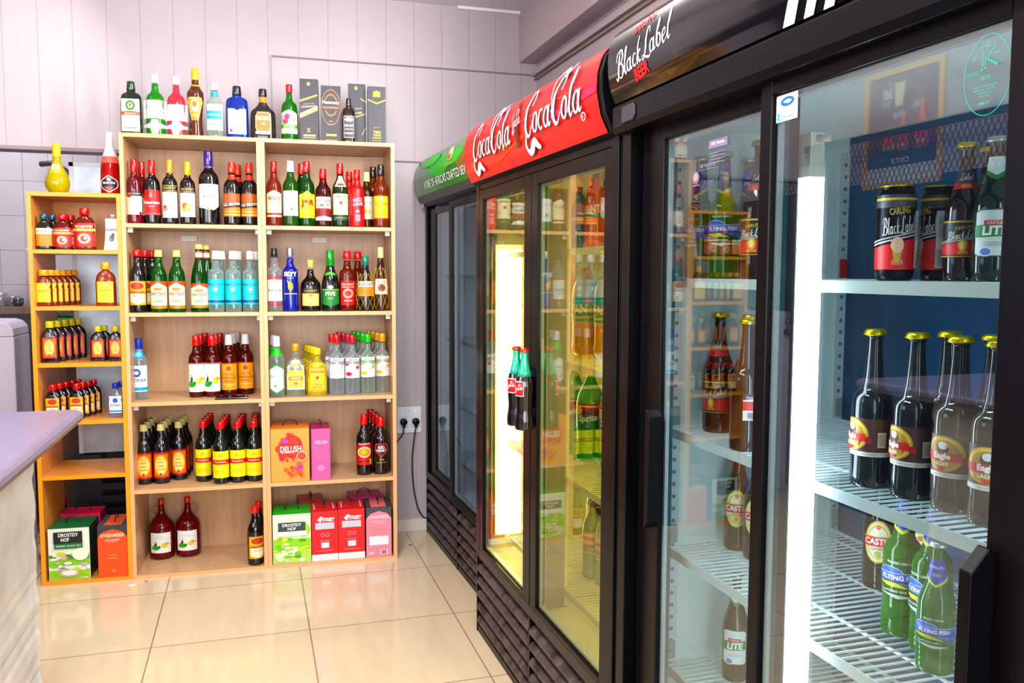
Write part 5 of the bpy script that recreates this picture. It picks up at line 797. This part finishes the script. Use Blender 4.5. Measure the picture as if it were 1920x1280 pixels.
def canopy(r, Wd, body, face, fcol, prims, D, sign_u=(.02, .02), name='canopy', bodym=BK, rows=8, capm=None, parts=None):
    """body: closed (v,z) polygon; face: open polyline carrying the sign"""
    c = MB().prism(body, -.004, Wd+.004, bodym).build(name, r, bevel=.002)
    f, tot = poly_map(face); u0, u1 = sign_u[0], Wd-sign_u[1]; w = u1-u0
    def fm(x, y, l):
        v, z, nv, nz = f(y); o = .003+.0005*l; return (u0+w/2+x, v+nv*o, z+nz*o)
    mb = MB(); art(mb, [('R', 0, 0, 1, 1, fcol)], fm, w, tot, .2, 24); mb.build('sign_face', c)
    for nm, i0, i1 in parts or [('sign_print', 0, len(prims))]:
        mb = MB(); art(mb, prims[i0:i1], fm, w, tot, .02, rows, 1+i0*.7); mb.build(nm, c)
    return c, w, tot
D0 = .60
# --- far fridge, green sign
RA = math.radians(-88); WA = 1.31
FA = fridge('display_fridge', 'farthest glass door fridge with a green rounded sign, empty inside', 0.912, 4.645, RA, WA, D0, .36, 1.77, 1.84,
            [(.0425, .555, .012, .35, 1.79, .13, .035, .03, .04), (.525, 1.267, -.004, .32, 1.795, .055, .06, .03, .035)], '#D8E4F0', '#CAD8E8', [1.44, 1.10, .76, .46], '#AEBFCC', hdr=1.815)
gm = noise_mat('green_gradient_sign', '#0C4A24', '#1FA038', (1.2, 1, 2), 1.6, .18, 2, lo=.3, hi=.7)
FcA = [(.0, 1.81), (-.022, 1.825), (-.046, 1.86), (-.058, 1.91), (-.06, 1.95), (-.05, 2.0), (-.03, 2.04), (.0, 2.062)]
canopy(FA, WA, [(.05, 1.805)]+FcA+[(.05, 2.07), (D0, 2.07), (D0, 1.84), (.05, 1.84)], FcA[1:], gm,
       [('E', .42, .55, .16, .16, '#2CC23A'), ('E', .62, .60, .14, .12, '#35C83E'), ('E', .86, .45, .18, .22, '#8A6A1E'), ('E', .90, .36, .10, .14, '#D8B02A'), ('E', .25, .75, .16, .12, '#4AD04A'), ('R', 0, 0, 1, .15, '#3C4A3E'),
        ('T', "HOME OF AFRICA'S CRAFTED BEVERAGES", 0.555, .31, .15, '#F4F6F2', .76, 0, .02), ('P', [(.555, .56), (.60, .56), (.605, .80), (.55, .80)], '#E8C8A0'), ('P', [(.565, .58), (.59, .58), (.592, .66), (.562, .66)], '#E04A2A'), ('R', .568, .68, .588, .78, '#F4F4F0'), ('T', 'the South African Breweries', .575, .50, .05, '#C8B84A', .12)], D0)
mb = MB(); mb.box(.0, -.024, 1.80, .05, -.020, 1.828, M('#B8D4DC', 's')); mb.build('badge', FA)
# --- middle fridge, red sign
RB = math.radians(-89); WB = 1.315
FB = fridge('display_fridge', 'middle glass door fridge with a bright red sign with white script, soft drinks inside', .85, 3.285, RB, WB, D0, .36, 1.735, 1.82,
            [(.008, .655, .0, .318, 1.768, .085, .068, .038, .045, '#F0F2E0'), (.662, 1.30, .0, .318, 1.768, .055, .07, .038, .045, '#F0F2E0')], '#E4E0B4', '#D8D0A0', [1.53, 1.165, .787, .41], '#E2DCA8', jamb=.03, hdr=1.80, rails='#E8E2B8')
FcB = [(.0, 1.79), (-.020, 1.80), (-.040, 1.84), (-.050, 1.89), (-.050, 1.94), (-.038, 1.98), (-.018, 2.005), (.004, 2.015)]
K2 = '#6E0A12'
canopy(FB, WB, [(.05, 1.785)]+FcB+[(D0, 2.02), (D0, 1.82), (.05, 1.82)], FcB[1:], M('#E4080C', 's'),
       [('P', [(.0, .80), (.3, .95), (.3, .99), (0, .88)], '#F03A46'), ('P', [(.05, .45), (.9, .56), (.9, .575), (.05, .465)], '#F45A4A'), ('P', [(.30, .12), (.60, .34), (.60, .40), (.30, .16)], '#F04A30'), ('P', [(.06, .26), (.16, .34), (.16, .28), (.08, .2)], '#F4622A'), ('P', [(.7, .34), (1, .42), (1, .52), (.72, .40)], '#E81048'), ('P', [(.38, .30), (.46, .36), (.46, .33), (.39, .26)], '#F2B03A'),
        ('K', '', .286, .485, .88, '#3A0A10', .415), ('K', '', .752, .485, .88, '#3A0A10', .415), ('K', '', .282, .50, .88, '#F4F2F2', .415), ('K', '', .748, .50, .88, '#F4F2F2', .415),
        ('P', [(.505, .2), (.53, .24), (.53, .60), (.515, .85), (.505, .60)], '#5A1A12'), ('K', '', .515, .55, .30, '#E8D8D8', .06, .1), ('E', .93, .24, .012, .045, '#F4D8D8'), ('E', .93, .24, .009, .035, '#E4080C'), ('T', 'R', .93, .24, .04, '#F4D8D8', .02)], D0, (.012, .018))
# lamp on the far wall of the middle fridge
bx(.044, .062, .40, .056, .172, 1.56, '#F2EEC8').build('lamp_housing', FB)
bx(.0565, .07, .41, .075, .165, 1.54, M('#FFF3B8', 'e', 16.0)).build('tube_or_fill_light', FB); bx(.044, .06, 1.56, .085, .175, 1.60, '#EDE6B0').build('lamp_holder', FB)
MB().box(.655, .045, .345, .690, .118, 1.72, '#A8A08A').box(.654, .112, .345, .691, .124, 1.72, '#F0EAC0').box(.654, .040, .345, .691, .047, 1.72, '#F0EAC0').build('centre_post', FB)
bx(WB-.058, .10, .42, WB-.046, .16, 1.70, M('#FFF3B8', 'e', 8.0)).build('tube_or_fill_light', FB)  # added glowing strip on the near wall, out of view, brightens the drinks
bx(WA-.058, .10, .42, WA-.046, .16, 1.70, M('#DCE8FF', 'e', 7.0)).build('tube_or_fill_light', FA)  # added unseen glowing strip, fills the unlit far fridge
# pair of bottle shaped handles on the middle fridge
for i, u in enumerate((.615, .698)):
    mb = MB(); R_ = .031; h = .262; P = chaikin(PROF['coke'][0]); seg = [(0, .60, '#1A0E10'), (.60, .90, '#18B888')]
    for a, b, c in ((0, .66, '#120C10'), (.66, .955, '#10A888')):
        pr = [(rad_at(P, a)*R_, a*h)]+[(r_*R_, z_*h) for z_, r_ in P if a < z_ < b]+[(rad_at(P, b)*R_, b*h)]; mb.lathe(pr, M(c, 'g'), 24, c=(u, -.034, .950))
    mb.lathe([(.0135, .955*h), (.0145, .965*h), (.011, .995*h), (.0005, h)], M('#D8141C', 'g'), 24, c=(u, -.034, .950), flute=.06)
    def fm(x, y, l, u=u): z = .42*h+y; r_ = rad_at(P, z/h)*R_+.0008+.0003*l; a = x/(R_*.95)+math.radians(32); return (u+r_*math.sin(a), -.034-r_*math.cos(a), .95+z)
    art(mb, cokelab(), fm, .036, .048, .004, 4); mb.box(u-.006, -.008, .99, u+.006, .0, 1.02, BK); mb.box(u-.006, -.016, 1.12, u+.006, .0, 1.14, BK)
    tag(mb.build('bottle_handle', door_of(FB, i)), label='door handle shaped like a cola bottle')
# --- near fridge, black sign
RC = math.radians(-89.6); WC = 1.25
FC = fridge('display_fridge', 'nearest glass door fridge with a glossy black beer sign, brightly lit inside', .868, 1.935, RC, WC, .675, .38, 1.762, 1.84,
            [(.05, .612, .030, .36, 1.79, .105, .034, .036, .05), (.582, 1.21, .0, .345, 1.795, .034, .105, .034, .05, '#F2F8F8', 1.45)], '#E6FAF4', noise_mat('dark_glossy_backwall', '#16385A', '#265C84', (1, 1, 1), 2, .12, 3), [1.44, 1.074, .776, .476], '#DCEAE8', hdr=1.80)
FcC = [(-.022, 1.857), (-.034, 1.885), (-.041, 1.92), (-.043, 1.955), (-.040, 1.985), (-.032, 2.008), (-.012, 2.026), (.03, 2.038)]
canopy(FC, WC, [(.05, 1.785), (-.022, 1.785), (-.027, 1.80), (-.027, 1.848), (-.016, 1.857)]+FcC+[(.06, 2.04), (.675, 2.04), (.675, 1.84), (.05, 1.84)], FcC, M('#0C0C0E', 'g'),
       [('S', 'Black Label', .146, .40, .29, '#F6F6F6', .25, .12), ('T', 'CARLING', .150, .62, .08, '#D8141C', .13, .13, .02, .2), ('T', 'BEER', .140, .19, .12, '#E01018', .058, .13, .04),
        ('P', [(.545, .0), (.57, .0), (.72, .95), (.70, .95)], '#F0F0F0'), ('P', [(.59, .0), (.61, .0), (.76, .95), (.74, .95)], '#F0F0F0'), ('P', [(.63, .0), (.65, .0), (.79, .95), (.775, .95)], '#F0F0F0'), ('T', "AFRICA'S CHAMPION BEER", .82, .12, .10, '#E01018', .26, 0, .02)], D0, (.008, .008), capm=BKG, parts=[('sign_lettering', 0, 1), ('sign_lettering', 1, 2), ('sign_lettering', 2, 3), ('sign_stripe', 3, 4), ('sign_stripe', 4, 5), ('sign_stripe', 5, 6), ('sign_lettering', 6, 7)])
MB().prism([(.055, 1.802), (.115, 1.802), (.125, 1.812), (.125, 1.832), (.115, 1.840), (.055, 1.840)], -.031, -.027, M('#26252A', 's'), 'y').build('badge', FC, bevel=.0015)
# handles
mb = MB(); mb.prism([(.150, .855), (.168, .875), (.168, 1.12), (.150, 1.138)], -.004, .034, BKG, 'y'); mb.build('handle', door_of(FC, 0), bevel=.002)
mb = MB(); mb.prism([(.0, .72), (-.040, .75), (-.040, 1.085), (-.012, 1.115), (.0, 1.11)], 1.103, 1.122, BKG, 'x'); mb.build('handle', door_of(FC, 1), bevel=.002)
# vertical lamp in the middle of the near fridge
MB().box(.600, .0845, .385, .624, .0925, .42, '#EEF4F6').build('lamp_foot', FC)
bx(.590, .078, .42, .634, .0995, 1.625, M('#EAF2FF', 'e', 17.0)).build('tube_or_fill_light', FC)
mb = MB(); mb.box(.592, .070, 1.625, .632, .100, 1.70, '#E8E8DE'); mb.box(.588, .066, 1.622, .636, .100, 1.640, '#F2F2EA'); mb.tube([(.632, .085, 1.69), (.66, .09, 1.686)], .006, '#DAD8CC'); mb.build('lamp_holder', FC)
bx(WC-.060, .12, .42, WC-.046, .17, 1.70, M('#EAF2FF', 'e', 7.0)).build('tube_or_fill_light', FC)  # extra glowing strip added out of view to brighten the near fridge
# stickers on the glass
q = door_of(FC, 1)
mb = MB(); art(mb, [('R', 0, 0, 1, 1, '#F4F4F8'), ('E', .52, .72, .32, .18, '#1A5AB8'), ('P', [(.35, .69), (.6, .69), (.6, .64), (.74, .72), (.6, .80), (.6, .75), (.35, .75)], '#E8F0FA'), ('R', .05, .44, .95, .455, '#C86A6A'), ('R', .3, .28, .55, .30, '#3A3A4A'), ('R', .3, .14, .92, .165, '#3A3A4A'), ('E', .14, .27, .06, .07, '#22A8B8'), ('E', .14, .12, .06, .07, '#22A8B8')], lambda x, y, l: (.650+x, .0072-.0003*l, 1.713+y), .060, .045, .5)
tag(mb.build('glass_sticker', q), label='small white sticker with a blue oval')
mb = MB(); tm = M('#1E9A80', 's'); cx, cz, rx, rz_ = 1.066, 1.700, .036, .050
vs = []; n = 64
for k in range(n): a = 2*PI*k/n; vs += [(cx+rx*math.cos(a), .0068, cz+rz_*math.sin(a)), (cx+(rx-.0009)*math.cos(a), .0068, cz+(rz_-.0009)*math.sin(a))]
mb.add(vs, [(2*k, 2*k+1, (2*k+3) % (2*n), (2*k+2) % (2*n)) for k in range(n)], tm)
pm = lambda x, y, l: (cx+x, .0068-.0002*l, cz-rz_+y)
art(mb, [('T', 'VISIT', .5, .90, .022, tm, .3), ('T', 'TO CHECK THE', .5, .86, .022, tm, .5), ('P', [(.40, .62), (.415, .62), (.415, .78), (.40, .78)], tm), ('P', [(.45, .62), (.465, .62), (.465, .78), (.45, .78)], tm), ('P', [(.48, .70), (.68, .60), (.70, .62), (.49, .72)], tm), ('P', [(.48, .70), (.66, .84), (.665, .83), (.49, .69)], tm), ('E', .70, .61, .03, .02, tm), ('E', .40, .58, .02, .015, tm), ('E', .47, .59, .02, .015, tm),
    ('T', 'LOW ENERGY', .22, .56, .022, tm, .36), ('T', 'SAVING GLASS', .22, .53, .022, tm, .4), ('T', 'OPEN', .24, .72, .02, tm, .14), ('T', 'CLOSED', .72, .74, .02, tm, .2), ('T', 'KEEP THIS', .5, .48, .022, tm, .3), ('T', 'DOOR SHUT', .5, .45, .022, tm, .34), ('T', 'THIS UNIT KEEPS THE COLD IN', .5, .36, .02, tm, .76), ('T', 'PLEASE CLOSE THE DOOR', .5, .32, .02, tm, .6), ('T', 'AFTER EACH USE', .5, .28, .02, tm, .45), ('T', 'THANK YOU', .5, .24, .02, tm, .3), ('T', 'OPEN UP', .5, .15, .03, tm, .34, 0, .03)], pm, .072, .1, .5)
tag(mb.build('glass_sticker', q), label='round green outline sticker with fine print')
q = door_of(FC, 0); mb = MB(); gcol = M('#8C8098', 's'); ky = .0372
art(mb, [('R', .38, .80, .74, .92, '#7A6A88'), ('T', 'SAB | Newlabs', .56, .86, .06, '#E8E4F0', .32)]+[('R', .40, .72-.05*i, .70, .728-.05*i, gcol) for i in range(4)]+[('R', .20, .50, .204, .66, gcol), ('R', .20, .50, .58, .504, gcol), ('T', 'SEE YOU SOON', .38, .56, .05, gcol, .3), ('E', .14, .40, .075, .10, '#6A5A62'), ('E', .14, .41, .045, .06, '#A88A8A'), ('R', .07, .27, .22, .285, '#6A6A78'), ('T', 'TL  SCAN', .42, .30, .045, '#5A5A6A', .22)], lambda x, y, l: (.365+x, ky-.0002*l, 1.60+y), .20, .135, .5)
tag(mb.build('glass_sticker', q), label='faint grey printed notices on the glass')

# ------------------------------------------------------------------ stock in the near fridge
S1, S2, S3, S4 = 1.4403, 1.0743, .7763, .4763
G = 'beer on the top shelf of the near fridge'; BN = dict(name='beer_bottle', cat='bottle')
def fb(kind, x, y, z, rot, lab, g, **k): kk = dict(BN); kk.update(k); return bottle(kind, x, y, z, math.radians(rot), lab, g, **kk)
for i, (x, y, rot) in enumerate(((1.091, 1.258, -30), (1.166, 1.236, -100))):
    fb('black_can', x, y, S1, rot, ('black and red beer can with gold rim showing its trophy emblem, left can', 'black and red beer can turned to show its barcode, right can')[i], 'beer cans in the near fridge', name='beer_can', cat='can')
fb('black_label_bottle', 1.153, 1.168, S1, -42, 'brown beer bottle with black and red label, right of the cans', G)
fb('black_label_bottle', 1.232, 1.20, S1, -42, 'brown beer bottle with black and red label, behind the front one', G)
fb('lite_bottle', 1.150, 1.104, S1, -46, 'dark green light beer bottle with silver and green label on the top shelf', G)
fb('lite_bottle', 1.216, 1.133, S1, -50, 'light beer bottle half cut off by the door frame on the top shelf', G)
fb('fish_bottle', 1.045, 1.76, S1, -38, 'large green lemon beer bottle with blue neck label, front one behind the left door', G)
fb('fish_bottle', 1.035, 1.85, S1, -75, 'green lemon beer bottle with blue neck label, at the side wall', G)
fb('fish_bottle', 1.155, 1.835, S1, -30, 'green lemon beer bottle with blue neck label, deeper in the fridge', G)
fb('big_black_label_bottle', 1.01, 1.560, S1, -50, 'large dark beer bottle with a red label cut off by the middle door frame', G)
G = 'eagle label beer bottles on the second shelf'
for i, (x, y, rot) in enumerate(((1.060, 1.262, -76), (1.072, 1.174, -72), (1.078, 1.088, -50), (1.070, 1.005, -36))): fb('eagle_bottle', x, y, S2, rot, f'lager bottle with an eagle label, front row, {("first", "second", "third", "fourth")[i]} from the left', G)
for i, (x, y) in enumerate(((1.150, 1.185), (1.158, 1.10), (1.240, 1.12), (1.150, 1.02))): fb('eagle_bottle', x, y, S2, -70, f'yellow capped lager bottle behind the front row, {("left", "middle", "rearmost", "right")[i]} one', G)
G = 'beer on the second shelf behind the left door'
fb('big_black_label_bottle', 1.065, 1.800, S2, -52, 'dark beer bottle with red label standing at the side wall on the second shelf', G); fb('big_black_label_bottle', 1.085, 1.70, S2, -70, 'dark beer bottle with red label behind the plain brown bottle', G)
fb('plain_brown_bottle', 1.012, 1.595, S2, -15, 'large brown bottle turned to its small white back label', G); fb('big_black_label_bottle', 1.10, 1.62, S2, -60, 'dark capped bottle behind the plain brown one', G)
G = 'beer on the third shelf of the near fridge'
fb('castle_bottle', 1.135, 1.815, S3, -36, 'brown lager bottle with oval yellow label under the second shelf, left one', G); fb('castle_bottle', 1.14, 1.735, S3, -40, 'brown lager bottle with oval yellow label, cut off by the middle frame', G)
fb('castle_bottle', 1.29, 1.50, S3, -45, 'brown lager bottle with oval label deep in the fridge, left one', G); fb('castle_bottle', 1.32, 1.41, S3, -50, 'brown lager bottle with oval label deep in the fridge, right one', G)
fb('fish_bottle', 1.165, 1.290, S3, -52, 'green lemon beer bottle, left of the three on the third shelf', G); fb('fish_bottle', 1.160, 1.212, S3, -78, 'green lemon beer bottle, middle of the three on the third shelf', G); fb('small_fish_bottle', 1.108, 1.145, S3, -52, 'smaller green lemon beer bottle with blue neck label in front', G)
fb('lite_bottle', 1.10, 1.754, S4, -36, 'light beer bottle alone on the bottom shelf behind the left door', 'beer on the bottom shelf', sc=1.12)

# ------------------------------------------------------------------ stock in the middle fridge
def soda(kind, x, y, z, rot, lab, g): return bottle(kind, x, y, z, math.radians(rot), lab, g, 'soda_bottle', 'bottle')
t1, t2, t3, t4 = 1.5303, 1.1653, .7873, .4103
G = 'orange soda bottles on the top shelf'
for i, (x, y) in enumerate(((1.09, 2.66), (1.17, 2.58), (1.16, 2.72), (1.04, 2.52))): soda('orange_soda', x, y, t1, -32, f'orange soda bottle on the top shelf of the middle fridge, {("left", "deeper right", "deeper left", "nearest")[i]} one', G)
for i, (x, y) in enumerate(((1.12, 2.86), (1.24, 2.80))): soda('blue_soda', x, y, t1, -32, ('blue bottle left of the orange sodas', 'blue bottle behind the orange sodas')[i], 'blue bottles on the top shelf')
G = 'yellow pineapple soda bottles'
for i, (x, y) in enumerate(((1.125, 2.81), (1.16, 2.69), (1.235, 2.80), (1.27, 2.68), (1.16, 2.58), (1.10, 2.93))): soda('pineapple_soda', x, y, t2, (-25, -30, -30, -30, -34, -20)[i], f'large yellow soda bottle with green label, {("left front", "middle front", "left rear", "middle rear", "right front", "far left")[i]} one', G)
G = 'green lemon soda bottles'
for i, (x, y) in enumerate(((1.135, 2.78), (1.175, 2.67), (1.13, 2.93), (1.25, 2.78), (1.28, 2.66), (1.19, 2.56))): soda('lemon_soda', x, y, t3, (-24, -30, -20, -28, -30, -34)[i], f'large green soda bottle with purple and green label, {("left front", "middle front", "far left", "left rear", "middle rear", "right front")[i]} one', G)
G = 'bottles on the bottom shelf of the middle fridge'
for i, (x, y) in enumerate(((1.20, 2.84), (1.25, 2.72), (1.32, 2.84))): soda('lemon_soda', x, y, t4, -30, f'large green soda bottle on the bottom shelf, {("left", "right", "rear")[i]} one', G)
soda('ginger_soda', 1.10, 2.665, t4, -34, 'pale ginger soda bottle with yellow label on the bottom shelf, left one', G); soda('ginger_soda', 1.115, 2.585, t4, -40, 'pale ginger soda bottle with yellow label on the bottom shelf, right one', G)

# ------------------------------------------------------------------ left side of the room, seen mirrored in the door glass
r = empty('framed_poster', (WX+.002, 4.0, 1.95)); tag(r, 'yellow framed maroon beer price poster on the left wall, mirrored in the near fridge door', 'poster')
mb = MB(); yl = '#F8B81A'
mb.box(0, -.30, 0, .02, -.27, .66, yl).box(0, .27, 0, .02, .30, .66, yl).box(0, -.27, .63, .02, .27, .66, yl).box(0, -.27, 0, .02, .27, .03, yl); mb.build('frame', r, bevel=.003)
bx(.002, -.27, .03, .006, .27, .63, M('#E8E6E2', 's')).build('backing', r)
mb = MB()
def bt(cx, cy, w, h, c): return [('P', [(cx-w/2, cy), (cx+w/2, cy), (cx+w/2, cy+h*.5), (cx+w*.18, cy+h*.72), (cx+w*.16, cy+h), (cx-w*.16, cy+h), (cx-w*.18, cy+h*.72), (cx-w/2, cy+h*.5)], c), ('E', cx, cy+h*.36, w*.38, h*.14, '#E8302A'), ('R', cx-w*.35, cy+h*.12, cx+w*.35, cy+h*.18, '#F8D8A8')]
art(mb, [('R', 0, .14, 1, 1, '#8E2026'), ('R', 0, .14, 1, .3, '#4A1218'), ('T', 'A', .70, .93, .05, '#D8B8B8', .3), ('T', '30', .72, .83, .10, '#F4F0E8', .3, 0, .03), ('T', 'PINT', .74, .74, .04, '#F4F0E8', .3), ('P', [(.50, .70), (.60, .70), (.63, .92), (.47, .92)], '#E8D8A0'),
        ('T', 'R50', .28, .68, .06, '#F4F4F4', .2, 0, .02), ('T', 'R18', .56, .62, .06, '#F4F4F4', .2, 0, .02), ('T', 'R15', .86, .46, .06, '#F4F4F4', .2, 0, .02), ('R', .60, .30, .76, .52, '#E8B84A'), ('E', .68, .40, .06, .08, '#E8402A')]+bt(.48, .28, .16, .34, '#F2601A')+bt(.22, .28, .18, .42, '#F2501A')+[('T', 'CASTLE', .5, .19, .05, '#E8E4E0', .5, 0, .03)],
    lambda x, y, l: (.0066+.0003*l, x, .03+y), .54, .60, .5)
mb.build('poster_print', r)
r = empty('mesh_screen', (-1.66, 3.2, 1.052)); tag(r, 'black diamond mesh security screen above the counter, mirrored in the near fridge door', 'screen')
MB().box(-.012, -1.9, 1.16, .012, 1.9, 1.20, '#1C1C20').box(-.012, -1.9, 0, .012, 1.9, .03, '#1C1C20').box(-.012, -1.9, .03, .012, -1.87, 1.16, '#1C1C20').box(-.012, 1.87, .03, .012, 1.9, 1.16, '#1C1C20').build('frame', r)
mb = MB(); m = M('#202228', 's'); st = .036; H = 1.13; k = -1.9-H*.5
while k < 1.9:
    for sg in (1, -1):
        a, za, b, zb_ = k, .03, k+H*.5, 1.16
        if a < -1.87: za = .03+(-1.87-a)*2; a = -1.87
        if b > 1.87: zb_ = 1.16-(b-1.87)*2; b = 1.87
        if b > a:
            if sg < 0: za, zb_ = 1.19-za, 1.19-zb_
            w = .0022; mb.add([(-.002, a-w, za), (-.002, a+w, za), (-.002, b+w, zb_), (-.002, b-w, zb_), (.002, a-w, za), (.002, a+w, za), (.002, b+w, zb_), (.002, b-w, zb_)], [(0, 1, 2, 3), (7, 6, 5, 4), (0, 4, 5, 1), (1, 5, 6, 2), (2, 6, 7, 3), (3, 7, 4, 0)], m)
    k += st
mb.build('diamond_mesh', r)
bpy.context.view_layer.update()
for o in bpy.data.objects:
    for k in list(o.keys()):
        if k.startswith('_d'): del o[k]
